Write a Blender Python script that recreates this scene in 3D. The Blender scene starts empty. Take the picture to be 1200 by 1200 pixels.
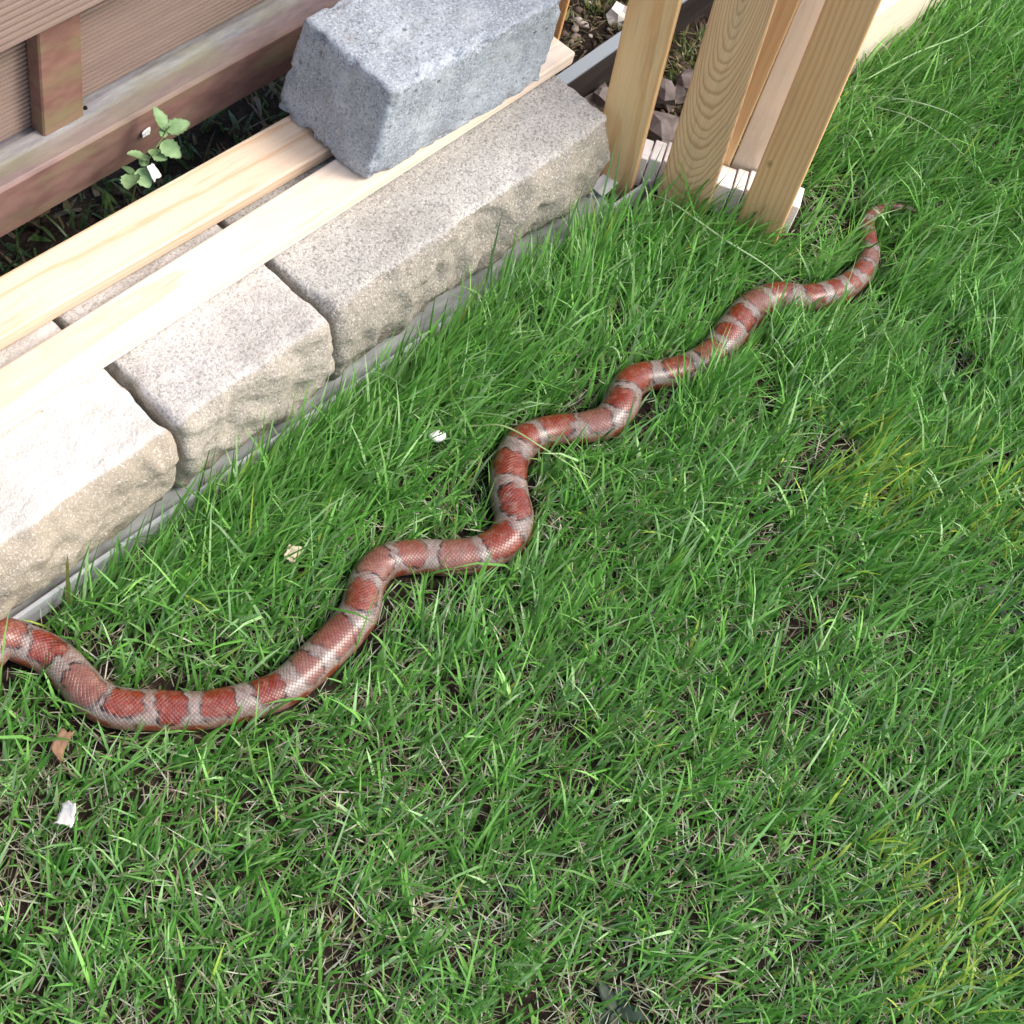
import bpy, bmesh, math
import numpy as np
from mathutils import Vector, Matrix, noise

rng = np.random.default_rng(11)
R = math.radians
sc = bpy.context.scene
C = bpy.context.collection

# ------------------------------------------------------------------ camera
CAM = np.array((-1.01953, -0.49726, 1.62))
AX = ((0.65494677, -0.55251837, 0.51552709), (-0.73204841, -0.63315351, 0.25143936), (0.18748292, -0.54207018, -0.81915204))
cd = bpy.data.cameras.new('camera')
cam = bpy.data.objects.new('camera', cd)
C.objects.link(cam)
cd.sensor_width = 36.0
cd.lens = 1950.0 / 1200.0 * 36.0
cd.clip_start, cd.clip_end = 0.02, 400.0
cam.matrix_world = Matrix([[AX[i][0], -AX[i][1], -AX[i][2], CAM[i]] for i in range(3)] + [[0, 0, 0, 1]])
sc.camera = cam

# ------------------------------------------------------------------ sky, sun, exposure
SUN_AZ, SUN_EL = R(-56.0), R(50.0)          # azimuth of the sun measured from +X towards +Y
world = bpy.data.worlds.new('World')
sc.world = world
world.use_nodes = True
wn = world.node_tree.nodes
sky = wn.new('ShaderNodeTexSky')
sky.sky_type = 'NISHITA'
sky.sun_disc = False
sky.sun_elevation = SUN_EL
sky.sun_rotation = math.pi / 2 - SUN_AZ
sky.air_density, sky.dust_density, sky.ozone_density = 1.0, 4.5, 1.2
wn['Background'].inputs['Strength'].default_value = 0.15
world.node_tree.links.new(sky.outputs[0], wn['Background'].inputs[0])
sl = bpy.data.lights.new('sun', 'SUN')
sl.energy, sl.angle, sl.color = 1.0, R(18.0), (1.0, 0.975, 0.945)
so = bpy.data.objects.new('sun', sl)
C.objects.link(so)
sd = Vector((math.cos(SUN_EL) * math.cos(SUN_AZ), math.cos(SUN_EL) * math.sin(SUN_AZ), math.sin(SUN_EL)))
so.rotation_euler = sd.to_track_quat('Z', 'Y').to_euler()
so.location = sd * 5
sc.view_settings.view_transform = 'Standard'
sc.view_settings.look = 'None'
sc.view_settings.gamma = 1.0
sc.view_settings.exposure = 0.90

# ------------------------------------------------------------------ helpers
def lin(c):
    return tuple(((v / 255.0) / 12.92 if v <= 10 else (((v / 255.0) + 0.055) / 1.055) ** 2.4) for v in c)

def lin4(c):
    return lin(c) + (1.0,)

def tag(o, label=None, cat=None, group=None, kind=None):
    for k, v in (('label', label), ('category', cat), ('group', group), ('kind', kind)):
        if v:
            o[k] = v
    return o

def link(name, me, mat=None, parent=None):
    o = bpy.data.objects.new(name, me)
    C.objects.link(o)
    if mat is not None and me is not None and not me.materials:
        me.materials.append(mat)
    if parent is not None:
        o.parent = parent
    return o

def empty(name, loc=(0, 0, 0), rz=0.0):
    o = bpy.data.objects.new(name, None)
    o.empty_display_size = 0.03
    C.objects.link(o)
    o.location = loc
    o.rotation_euler = (0, 0, rz)
    return o

def mesh(name, v, f, smooth=True):
    me = bpy.data.meshes.new(name)
    me.from_pydata([tuple(map(float, p)) for p in v], [], [tuple(map(int, q)) for q in f])
    if smooth:
        me.polygons.foreach_set('use_smooth', [True] * len(me.polygons))
    me.update()
    return me

def np_mesh(name, verts, loops, sizes, smooth=True, col=None):
    """verts (n,3); loops flat index array; sizes of each face"""
    me = bpy.data.meshes.new(name)
    me.vertices.add(len(verts))
    me.vertices.foreach_set('co', np.asarray(verts, np.float32).ravel())
    me.loops.add(len(loops))
    me.loops.foreach_set('vertex_index', np.asarray(loops, np.int32))
    me.polygons.add(len(sizes))
    st = np.concatenate(([0], np.cumsum(sizes)[:-1])).astype(np.int32)
    me.polygons.foreach_set('loop_start', st)
    me.polygons.foreach_set('loop_total', np.asarray(sizes, np.int32))
    if smooth:
        me.polygons.foreach_set('use_smooth', np.ones(len(sizes), bool))
    me.update(calc_edges=True)
    if col is not None:
        a = me.color_attributes.new('col', 'FLOAT_COLOR', 'POINT')
        c4 = np.ones((len(verts), 4), np.float32)
        c4[:, :3] = col
        a.data.foreach_set('color', c4.ravel())
    return me

def nz(p, s, oct=3):
    return noise.fractal(Vector(p) * s, 1.0, 2.0, oct)

# value noise on numpy arrays (2D), for density and length maps
def vnoise(x, y, s, seed):
    g = np.random.default_rng(seed).random((64, 64))
    u, v = np.asarray(x) * s + 31.7, np.asarray(y) * s + 17.3
    i, j = np.floor(u).astype(int), np.floor(v).astype(int)
    a, b = u - i, v - j
    a, b = a * a * (3 - 2 * a), b * b * (3 - 2 * b)
    i0, j0, i1, j1 = i % 64, j % 64, (i + 1) % 64, (j + 1) % 64
    return (g[i0, j0] * (1 - a) + g[i1, j0] * a) * (1 - b) + (g[i0, j1] * (1 - a) + g[i1, j1] * a) * b

# ------------------------------------------------------------------ materials
class NT:
    def __init__(s, name):
        s.m = bpy.data.materials.new(name)
        s.m.use_nodes = True
        s.t = s.m.node_tree
        s.p = s.t.nodes['Principled BSDF']
        s.out = s.t.nodes['Material Output']
    def n(s, t, **k):
        o = s.t.nodes.new(t)
        for a, v in k.items():
            setattr(o, a, v)
        return o
    def l(s, a, b):
        s.t.links.new(a, b)
    def val(s, sock, v):
        if hasattr(v, 'is_output') or isinstance(v, bpy.types.NodeSocket):
            s.l(v, sock)
        else:
            sock.default_value = v
    def math(s, op, a, b=0.0):
        o = s.n('ShaderNodeMath', operation=op)
        s.val(o.inputs[0], a); s.val(o.inputs[1], b)
        return o.outputs[0]
    def coords(s, which='Object', scale=(1, 1, 1), loc=(0, 0, 0)):
        tc = s.n('ShaderNodeTexCoord')
        mp = s.n('ShaderNodeMapping')
        mp.inputs['Scale'].default_value = scale
        mp.inputs['Location'].default_value = loc
        s.l(tc.outputs[which], mp.inputs['Vector'])
        return mp.outputs['Vector']
    def noise(s, vec, scale, detail=4, rough=0.55, dist=0.0):
        o = s.n('ShaderNodeTexNoise')
        s.l(vec, o.inputs['Vector'])
        o.inputs['Scale'].default_value = scale
        o.inputs['Detail'].default_value = detail
        o.inputs['Roughness'].default_value = rough
        o.inputs['Distortion'].default_value = dist
        return o.outputs[0]
    def ramp(s, fac, stops):
        o = s.n('ShaderNodeValToRGB')
        e = o.color_ramp.elements
        while len(e) < len(stops):
            e.new(0.5)
        for q, (pos, c) in zip(e, stops):
            q.position = pos
            q.color = c if len(c) == 4 else tuple(c) + (1.0,)
        s.l(fac, o.inputs[0])
        return o.outputs[0]
    def mix(s, fac, a, b, mode='MIX'):
        o = s.n('ShaderNodeMix', data_type='RGBA', blend_type=mode)
        s.val(o.inputs[0], fac)
        for sock, v in ((o.inputs[6], a), (o.inputs[7], b)):
            if isinstance(v, bpy.types.NodeSocket):
                s.l(v, sock)
            else:
                sock.default_value = v if len(v) == 4 else tuple(v) + (1.0,)
        return o.outputs[2]
    def bump(s, h, strength=0.5, dist=0.002):
        o = s.n('ShaderNodeBump')
        o.inputs['Strength'].default_value = strength
        o.inputs['Distance'].default_value = dist
        s.l(h, o.inputs['Height'])
        s.l(o.outputs[0], s.p.inputs['Normal'])
        return o
    def base(s, c, rough=0.7, spec=0.4, metal=0.0):
        s.val(s.p.inputs['Base Color'], c)
        s.val(s.p.inputs['Roughness'], rough)
        s.p.inputs['Specular IOR Level'].default_value = spec
        s.p.inputs['Metallic'].default_value = metal
        return s.m
    def attr(s, name='col'):
        o = s.n('ShaderNodeAttribute', attribute_name=name)
        return o.outputs['Color']

BW = ((0, 0, 0), (1, 1, 1))

def stone_mat(name, top, front, speck, off, grain=1.0):
    t = NT(name)
    v = t.coords('Object', loc=off)
    big = t.noise(v, 9, 5, 0.6)
    fine = t.noise(v, 250, 3, 0.75)
    mid = t.noise(v, 60, 4, 0.65)
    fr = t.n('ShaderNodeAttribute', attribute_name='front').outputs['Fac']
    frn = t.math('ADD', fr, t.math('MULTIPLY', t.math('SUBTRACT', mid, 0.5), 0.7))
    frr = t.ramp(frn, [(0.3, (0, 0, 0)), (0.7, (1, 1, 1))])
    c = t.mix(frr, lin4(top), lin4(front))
    c = t.mix(t.ramp(big, [(0.35, (0, 0, 0)), (0.7, (0.55, 0.55, 0.55))]), c, lin4(tuple(int(q * 0.82) for q in front)))
    dark = t.ramp(fine, [(0.34 + 0.05 * grain, (0.62 * grain,) * 3), (0.5, (0, 0, 0))])
    c = t.mix(dark, c, lin4(speck))
    light = t.ramp(t.noise(v, 360, 2, 0.7), [(0.54, (0, 0, 0)), (0.68, (0.42, 0.42, 0.42))])
    c = t.mix(light, c, lin4((246, 242, 234)))
    vo = t.n('ShaderNodeTexVoronoi')
    vo.inputs['Scale'].default_value = 30
    t.l(v, vo.inputs['Vector'])
    pits = t.ramp(vo.outputs['Distance'], [(0.06, (0.8, 0.8, 0.8)), (0.12, (0, 0, 0))])
    c = t.mix(t.math('MULTIPLY', pits, t.ramp(t.noise(v, 17, 2), [(0.52, (0, 0, 0)), (0.6, (1, 1, 1))])), c, lin4((92, 84, 74)))
    sp_ = t.n('ShaderNodeSeparateXYZ'); t.l(t.n('ShaderNodeTexCoord').outputs['Object'], sp_.inputs[0])
    ft = t.math('ADD', sp_.outputs[2], t.math('MULTIPLY', t.math('SUBTRACT', mid, 0.5), 0.09))
    c = t.mix(t.ramp(ft, [(0.012, (0.55,) * 3), (0.05, (0, 0, 0))]), c, lin4((112, 104, 84)))
    c = t.mix(t.ramp(t.noise(v, 6, 6, 0.7), [(0.56, (0, 0, 0)), (0.66, (0.28 * grain,) * 3)]), c, lin4((128, 124, 108)))
    hgt = t.math('ADD', t.math('MULTIPLY', fine, 0.7), t.math('MULTIPLY', mid, 1.3))
    t.bump(hgt, 0.75, 0.004)
    return t.base(c, 0.93, 0.2)

def wood_mat(name, light, dark, pith=(0.0, 0.05), tilt=0.02, ring=0.004, contrast=0.6, off=0.0, foot_tint=None, rough=0.6, knots=()):
    """growth rings are cylinders round a tilted pith, board runs along local X"""
    t = NT(name)
    tc = t.n('ShaderNodeTexCoord')
    sp = t.n('ShaderNodeSeparateXYZ')
    t.l(tc.outputs['Object'], sp.inputs[0])
    v1 = t.coords('Object', (1.6, 9, 9), (off, off * 2, 0))
    wob = t.math('MULTIPLY', t.math('SUBTRACT', t.noise(v1, 2.0, 3, 0.5), 0.5), 0.012)
    yy = t.math('ADD', t.math('ADD', sp.outputs[1], pith[0]), wob)
    zz = t.math('ADD', t.math('ADD', sp.outputs[2], pith[1]), t.math('ADD', t.math('MULTIPLY', sp.outputs[0], tilt), wob))
    r = t.math('SQRT', t.math('ADD', t.math('MULTIPLY', yy, yy), t.math('MULTIPLY', zz, zz)))
    cb = t.n('ShaderNodeCombineXYZ'); t.l(r, cb.inputs[0]); cb.inputs[1].default_value = off
    r = t.math('ADD', r, t.math('MULTIPLY', t.math('SUBTRACT', t.noise(cb.outputs[0], 170, 2, 0.6), 0.5), ring * 1.6))
    r = t.math('ADD', r, t.math('MULTIPLY', t.math('SUBTRACT', t.noise(t.coords('Object', (14, 90, 90), (off, 1, 0)), 1.0, 4, 0.6), 0.5), ring * 0.55))
    kf = None
    for kx, ky, kr in knots:
        kd = t.n('ShaderNodeVectorMath', operation='DISTANCE')
        t.l(t.coords('Object', (0.62, 1, 0.35), (-kx * 0.62, -ky, 0)), kd.inputs[0])
        d_ = kd.outputs['Value']
        r = t.math('ADD', r, t.math('DIVIDE', kr * kr * 0.35, t.math('ADD', d_, kr * 0.35)))
        k_ = t.ramp(t.math('DIVIDE', d_, kr), [(0.35, (1, 1, 1)), (0.6, (0.55,) * 3), (1.0, (0, 0, 0))])
        kf = k_ if kf is None else t.math('MAXIMUM', kf, k_)
    ph = t.math('FRACT', t.math('DIVIDE', r, ring))
    ringc = t.ramp(ph, [(0.0, (0.1,) * 3), (0.45, (0.2,) * 3), (0.8, (1, 1, 1)), (1.0, (0.1,) * 3)])
    fib = t.noise(t.coords('Object', (6, 260, 260), (off, 0, 0)), 1.0, 3, 0.6)
    blot = t.noise(t.coords('Object', (3, 14, 14), (off, off, 0)), 1.5, 3, 0.5)
    f = t.math('ADD', t.math('MULTIPLY', ringc, contrast), t.math('MULTIPLY', t.math('SUBTRACT', fib, 0.5), 0.55))
    f = t.math('ADD', f, t.math('ADD', t.math('MULTIPLY', t.math('SUBTRACT', blot, 0.45), 0.45), 0.12))
    c = t.mix(t.ramp(f, [(0.0, (0, 0, 0)), (1.0, (1, 1, 1))]), lin4(light), lin4(dark))
    if kf is not None:
        c = t.mix(t.math('MULTIPLY', kf, 0.85), c, lin4((120, 74, 44)))
    c = t.mix(t.ramp(t.noise(t.coords('Object', (5, 60, 60), (off + 2, 0, 0)), 1.0, 5, 0.7), [(0.56, (0, 0, 0)), (0.72, (0.3,) * 3)]), c, lin4((150, 132, 110)))
    if foot_tint:
        x0, x1, scol, amt = foot_tint
        sx = t.n('ShaderNodeMapRange')
        sx.inputs['From Min'].default_value, sx.inputs['From Max'].default_value = x0, x1
        t.l(sp.outputs[0], sx.inputs['Value'])
        sf = t.math('MULTIPLY', sx.outputs[0], t.math('MULTIPLY', t.noise(t.coords('Object', (8, 40, 40), (off, 3, 0)), 1.2, 4, 0.6), amt))
        c = t.mix(sf, c, lin4(scol))
    t.bump(t.math('ADD', fib, t.math('MULTIPLY', ringc, 0.15)), 0.35, 0.0007)
    return t.base(c, rough, 0.3)

# ------------------------------------------------------------------ shape builders
def rounded_block(name, dim, step, rad, dispfn, frontfn=None, origin_bottom=True):
    """surface lattice of a box, corners rounded by rad(p) and pushed by dispfn(p, n)"""
    L = np.array(dim)
    n = np.maximum(3, np.round(L / step).astype(int))
    idx, verts, faces = {}, [], []
    def vid(i, j, k):
        q = (i, j, k)
        if q not in idx:
            idx[q] = len(verts)
            verts.append([i / n[0] - 0.5, j / n[1] - 0.5, k / n[2] - 0.5])
        return idx[q]
    for ax in range(3):
        a, b = [(1, 2), (2, 0), (0, 1)][ax]
        for side in (0, 1):
            for i in range(n[a]):
                for j in range(n[b]):
                    qs = []
                    for da, db in ((0, 0), (1, 0), (1, 1), (0, 1)):
                        c = [0, 0, 0]
                        c[ax] = side * n[ax]; c[a] = i + da; c[b] = j + db
                        qs.append(vid(*c))
                    faces.append(qs if side else qs[::-1])
    V, fr = [], []
    for p in verts:
        q = Vector((p[0] * L[0], p[1] * L[1], p[2] * L[2]))
        r = rad(q)
        h = Vector(L / 2)
        inner = Vector([max(-(h[i] - r), min(h[i] - r, q[i])) for i in range(3)])
        d = q - inner
        nn = d.normalized() if d.length > 1e-9 else Vector((0, 0, 1))
        w = inner + nn * r if d.length > 1e-9 else q
        w = dispfn(w, nn)
        if origin_bottom:
            w = w + Vector((0, 0, L[2] / 2))
        V.append(w)
        fr.append(frontfn(q, nn) if frontfn else 0.0)
    me = mesh(name, V, faces)
    a = me.attributes.new('front', 'FLOAT', 'POINT')
    a.data.foreach_set('value', np.array(fr, np.float32))
    return me

def bevel_box(name, dim, bev=0.002, seg=2, cuts=0, jitter=0.0, seed=0):
    """box from x=0..dx, centred in y, z=0..dz"""
    bm = bmesh.new()
    bmesh.ops.create_cube(bm, size=1.0)
    bmesh.ops.scale(bm, vec=dim, verts=bm.verts)
    bmesh.ops.translate(bm, vec=(dim[0] / 2, 0, dim[2] / 2), verts=bm.verts)
    if bev:
        bmesh.ops.bevel(bm, geom=bm.edges[:], offset=bev, segments=seg, affect='EDGES', profile=0.5)
    if jitter:
        for v in bm.verts:
            v.co += Vector((0, nz(v.co + Vector((seed, 0, 0)), 6) * jitter, nz(v.co + Vector((0, seed, 5)), 6) * jitter))
    me = bpy.data.meshes.new(name)
    bm.to_mesh(me)
    bm.free()
    for p in me.polygons:
        p.use_smooth = False
    return me

def lump(name, size, seed, sub=2, rough=0.25, flat=0.3):
    bm = bmesh.new()
    bmesh.ops.create_icosphere(bm, subdivisions=sub, radius=0.5)
    for v in bm.verts:
        d = 1 + rough * nz(v.co * 2 + Vector((seed * 3.1, seed * 1.7, 0)), 1.6, 2)
        d += 0.14 * nz(v.co * 5 + Vector((seed, 0, seed * 2.3)), 1.6, 3) if sub > 2 else 0.0
        v.co = Vector((v.co.x * d * size[0], v.co.y * d * size[1], v.co.z * d * size[2]))
        v.co.z = max(v.co.z, -size[2] * flat)
    me = bpy.data.meshes.new(name)
    bm.to_mesh(me)
    bm.free()
    me.polygons.foreach_set('use_smooth', [True] * len(me.polygons))
    return me

# ================================================================== SETTING: ground
def ground_z(x, y):
    x, y = np.asarray(x, float), np.asarray(y, float)
    z = (vnoise(x, y, 9, 1) - 0.5) * 0.010 + (vnoise(x, y, 32, 2) - 0.5) * 0.006 + (vnoise(x, y, 80, 3) - 0.5) * 0.004
    near = np.exp(-((x - 0.2) ** 2 + (y + 0.1) ** 2) / 9.0)
    for hx, hy, hr, hd in ((0.618, -0.242, 0.035, 0.014), (-0.364, -0.471, 0.04, 0.014), (0.364, -0.499, 0.035, 0.012), (0.18, -0.30, 0.03, 0.012)):
        z = z - hd * np.exp(-((x - hx) ** 2 + (y - hy) ** 2) / hr ** 2)
    return z * near - 0.006

t = NT('soil')
v = t.coords('Object')
c = t.ramp(t.noise(v, 55, 6, 0.7), [(0.3, lin4((30, 24, 20))), (0.55, lin4((54, 44, 37))), (0.75, lin4((86, 74, 63)))])
c = t.mix(t.ramp(t.noise(v, 300, 2), [(0.58, (0, 0, 0)), (0.75, (0.4, 0.4, 0.4))]), c, lin4((120, 108, 94)))
t.bump(t.noise(v, 160, 5, 0.7), 0.9, 0.006)
M_soil = t.base(c, 0.95, 0.15)

def axis(lo, hi, step, far):
    core = np.arange(lo, hi + 1e-6, step)
    ext = []
    d, p = step, hi
    while p < far:
        d *= 1.35; p += d; ext.append(p)
    e2 = []
    d, p = step, lo
    while p > -far:
        d *= 1.35; p -= d; e2.append(p)
    return np.concatenate((e2[::-1], core, ext))
gx, gy = axis(-1.3, 1.8, 0.012, 60), axis(-1.4, 0.8, 0.012, 60)
GX, GY = np.meshgrid(gx, gy, indexing='ij')
gv = np.stack((GX, GY, ground_z(GX, GY)), -1).reshape(-1, 3)
ni, nj = len(gx), len(gy)
I, J = np.meshgrid(np.arange(ni - 1), np.arange(nj - 1), indexing='ij')
a = (I * nj + J).ravel()
q = np.stack((a, a + nj, a + nj + 1, a + 1), -1)
ground = link('ground', np_mesh('ground', gv, q.ravel(), np.full(len(q), 4)), M_soil)
tag(ground, kind='structure')

# ================================================================== WALL BLOCKS
def make_wall_block(x0, x1, y0, y1, h, seed, top, front, speck, label, grain=1.0, rz=0.0, edge=0.014, taper=0.0022):
    L = (x1 - x0, y1 - y0, h)
    hx, hy, hz = L[0] / 2, L[1] / 2, L[2] / 2
    s = Vector((seed * 7.3, seed * 3.9, seed * 1.1))
    def rad(p):
        f = max(0.0, -p.y / hy)
        return 0.006 + edge * 0.45 * f * (0.55 + 0.5 * abs(p.x / hx) ** 4)
    def disp(p, n):
        q = p + s
        f = max(0.0, -n.y)                                   # split front face
        d = nz(q, 11, 3) * (0.0032 + 0.009 * f) - (abs(nz(q, 17, 2)) * 0.011 - 0.003) * f - max(0.0, nz(q, 26, 2) - 0.25) * 0.010 * (1 - abs(n.z) ** 8) + nz(q, 45, 3) * (0.0012 + 0.0030 * f) + nz(q, 140, 2) * (0.0005 + 0.0010 * f)
        o = p + n * d
        o.x *= 1 - taper * 3 * max(0.0, -p.y / hy)           # the sides draw in towards the front
        o.y += -0.018 * max(0.0, 1 - (p.z / hz) ** 2) * max(0.0, -p.y / hy)   # belly of the face
        if p.z < 0 and p.y < 0:
            o.y += 0.012 * (p.z / hz) ** 2 * (-p.y / hy)
            o.x *= 1 - 0.03 * (p.z / hz) ** 2
        return o
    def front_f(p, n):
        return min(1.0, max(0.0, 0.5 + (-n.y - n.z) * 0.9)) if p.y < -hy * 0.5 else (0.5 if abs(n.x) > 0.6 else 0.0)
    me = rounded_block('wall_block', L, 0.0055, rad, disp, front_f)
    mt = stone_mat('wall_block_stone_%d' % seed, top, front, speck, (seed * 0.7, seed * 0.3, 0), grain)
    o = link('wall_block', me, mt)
    o.location = ((x0 + x1) / 2, (y0 + y1) / 2, -0.004)
    o.rotation_euler = (0, 0, rz)
    return tag(o, label, 'stone block', 'rough blocks of the low garden wall')

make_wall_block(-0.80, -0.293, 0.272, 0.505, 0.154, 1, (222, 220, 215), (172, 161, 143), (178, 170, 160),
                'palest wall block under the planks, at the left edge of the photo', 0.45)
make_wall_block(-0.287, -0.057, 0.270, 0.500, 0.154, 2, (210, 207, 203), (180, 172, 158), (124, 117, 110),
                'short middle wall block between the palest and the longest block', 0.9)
make_wall_block(-0.050, 0.470, 0.276, 0.500, 0.154, 3, (194, 192, 186), (160, 154, 141), (106, 101, 95),  # block tones step darker from left to right
                'longest and darkest wall block, lying beneath the blue-grey concrete block', 1.0)

# ================================================================== PLANKS ON THE WALL
def plank(name, x0, x1, y, w, th, z, rz, mat, label, cat, group):
    me = bevel_box(name, (x1 - x0, w, th), 0.0025, 2)
    o = link(name, me, mat)
    o.location = (x0, y, z)
    o.rotation_euler = (0, 0, rz)
    return tag(o, label, cat, group)

M_pine_a = wood_mat('fresh_pine_rear', (240, 222, 198), (218, 176, 134), (0.02, 0.07), 0.012, 0.0075, 0.7, 1.0, knots=((0.42, -0.010, 0.006), (0.655, -0.026, 0.004), (0.99, 0.012, 0.007)))
M_pine_b = wood_mat('fresh_pine_front', (246, 234, 218), (226, 194, 160), (-0.01, 0.08), 0.010, 0.009, 0.6, 2.7, knots=((0.62, 0.008, 0.005), (1.16, -0.014, 0.005)))
plank('plank', -0.93, 0.40, 0.5085, 0.070, 0.020, 0.1535, R(-1.5), M_pine_a,
      'rear pine plank on the wall blocks, the one nearer the brown fence', 'plank', 'pine planks laid on the wall')
plank('plank', -0.93, 0.495, 0.4010, 0.057, 0.020, 0.1535, R(0.0), M_pine_b,
      'front pine plank on the wall blocks, the one nearer the lawn', 'plank', 'pine planks laid on the wall')

# ================================================================== BLUE-GREY BLOCK
def grey_block():
    L = (0.312, 0.160, 0.147)
    def rad(p):
        return 0.006
    def disp(p, n):
        q = p + Vector((4.1, 9.2, 2.2))
        chip = 0.0
        e = sum(1 for i in range(3) if abs(p[i]) > L[i] / 2 - 0.012)
        if e >= 2:
            chip = -max(0.0, nz(q, 34, 3) - 0.05) * 0.012
        d = nz(q, 10, 2) * 0.0016 + nz(q, 60, 3) * 0.0009 + nz(q, 170, 2) * 0.0006 + chip
        o = p + n * d
        k = (p.z / L[2] + 0.5)
        o.x = o.x * (1 - 0.06 * k) + 0.003 * k                                  # faces batter in towards the top
        o.y = o.y * (1 - 0.06 * k) - 0.012 * k
        return o
    me = rounded_block('concrete_block', L, 0.0045, rad, disp)
    t = NT('blue_grey_concrete')
    v = t.coords('Object')
    c = t.ramp(t.noise(v, 12, 5, 0.6), [(0.3, lin4((142, 150, 158))), (0.7, lin4((186, 195, 204)))])
    c = t.mix(t.ramp(t.noise(v, 260, 3, 0.7), [(0.34, (0.8, 0.8, 0.8)), (0.5, (0, 0, 0))]), c, lin4((104, 111, 120)))
    c = t.mix(t.ramp(t.noise(v, 330, 2, 0.6), [(0.54, (0, 0, 0)), (0.7, (0.7, 0.7, 0.7))]), c, lin4((216, 222, 228)))
    st = t.noise(t.coords('Object', (60, 60, 7)), 1.0, 3, 0.6)
    c = t.mix(t.ramp(st, [(0.55, (0, 0, 0)), (0.75, (0.35, 0.35, 0.35))]), c, lin4((150, 144, 136)))
    c = t.mix(t.ramp(t.noise(v, 22, 5, 0.7), [(0.52, (0, 0, 0)), (0.68, (0.5,) * 3)]), c, lin4((206, 212, 216)))
    c = t.mix(t.ramp(t.noise(t.coords('Object', loc=(3, 1, 2)), 15, 5, 0.7), [(0.55, (0, 0, 0)), (0.7, (0.4,) * 3)]), c, lin4((126, 122, 114)))
    vo = t.n('ShaderNodeTexVoronoi'); vo.inputs['Scale'].default_value = 55; t.l(v, vo.inputs['Vector'])
    pit = t.math('MULTIPLY', t.ramp(vo.outputs['Distance'], [(0.08, (1, 1, 1)), (0.2, (0, 0, 0))]), t.ramp(t.noise(v, 25, 2), [(0.5, (0, 0, 0)), (0.6, (1, 1, 1))]))
    c = t.mix(t.math('MULTIPLY', pit, 0.7), c, lin4((84, 88, 92)))
    t.bump(t.math('SUBTRACT', t.math('ADD', t.noise(v, 240, 3, 0.7), t.noise(v, 70, 4, 0.6)), pit), 0.6, 0.003)
    o = link('concrete_block', me, t.base(c, 0.9, 0.25))
    o.location = (0.2615, 0.4490, 0.1737)
    o.rotation_euler = (0, 0, R(-2.0))
    return tag(o, 'blue-grey concrete block resting across the two pine planks', 'concrete block')
grey_block()

# ================================================================== BROWN COMPOSITE FENCE
t = NT('composite_brown')
v = t.coords('Object', (11, 30, 30))
c = t.ramp(t.noise(v, 2.0, 5, 0.6), [(0.3, lin4((110, 80, 70))), (0.7, lin4((140, 106, 94)))])
alg = t.ramp(t.noise(t.coords('Object', (7, 22, 22), (3, 0, 0)), 1.0, 5, 0.6), [(0.5, (0, 0, 0)), (0.72, (0.75, 0.75, 0.75))])
c = t.mix(alg, c, lin4((134, 130, 92)))
t.bump(t.noise(t.coords('Object', (30, 300, 300)), 1.0, 3), 0.3, 0.001)
M_comp = t.base(c, 0.62, 0.35)
t = NT('composite_rail')
v = t.coords('Object', (11, 30, 30))
c = t.ramp(t.noise(v, 2.0, 5, 0.6), [(0.3, lin4((108, 80, 72))), (0.7, lin4((140, 108, 98)))])
ge = t.n('ShaderNodeAttribute', attribute_name='front').outputs['Fac']
nn_ = t.noise(t.coords('Object', (6, 40, 40)), 1.0, 5, 0.65)
grime = t.math('MULTIPLY', ge, t.ramp(nn_, [(0.2, (0.55,) * 3), (0.6, (1, 1, 1))]))
c = t.mix(grime, c, t.ramp(t.noise(t.coords('Object', (16, 90, 90), (5, 0, 0)), 1.0, 5, 0.7), [(0.35, lin4((112, 112, 122))), (0.65, lin4((158, 160, 158)))]))
alg = t.ramp(t.noise(t.coords('Object', (5, 26, 26), (1, 0, 0)), 1.0, 5, 0.6), [(0.48, (0, 0, 0)), (0.72, (0.7, 0.7, 0.7))])
c = t.mix(alg, c, lin4((132, 132, 96)))
t.bump(t.noise(t.coords('Object', (30, 300, 300)), 1.0, 3), 0.3, 0.001)
M_rail = t.base(c, 0.55, 0.4)
t = NT('composite_grooved')
v = t.coords('Object', (3, 30, 30))
c = t.ramp(t.noise(v, 2.0, 5, 0.6), [(0.25, lin4((132, 114, 104))), (0.75, lin4((148, 130, 118)))])
M_groove = t.base(c, 0.65, 0.3)

def extrude_profile(name, prof, x0, x1, smooth=False):
    """closed profile (y,z), counter-clockwise seen from -X, run along X"""
    n = len(prof)
    V = [(x0, y, z) for y, z in prof] + [(x1, y, z) for y, z in prof]
    F = [(i, (i + 1) % n, n + (i + 1) % n, n + i) for i in range(n)]
    F += [tuple(range(n))[::-1], tuple(range(n, 2 * n))]
    me = mesh(name, V, F, smooth)
    bm = bmesh.new(); bm.from_mesh(me); bmesh.ops.recalc_face_normals(bm, faces=bm.faces[:]); bm.to_mesh(me); bm.free()
    return me

def grooved_board(z0, z1, yf, yb, pitch, depth):
    prof = [(yb, z0), (yf + depth, z0)]
    z = z0 + 0.002
    while z + pitch < z1 - 0.001:
        prof += [(yf + depth, z), (yf, z + pitch * 0.12), (yf, z + pitch * 0.58), (yf + depth, z + pitch * 0.70)]
        z += pitch
    prof += [(yf + depth, z1), (yb, z1)]
    return prof

fence = empty('composite_fence', (0, 0.64, 0))
tag(fence, 'brown composite fence with grooved boards behind the planks, upper left', 'fence')
FX0, FX1 = -1.6, 2.4
def fpart(name, me, mat):
    o = link(name, me, mat, fence)
    return o
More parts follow.
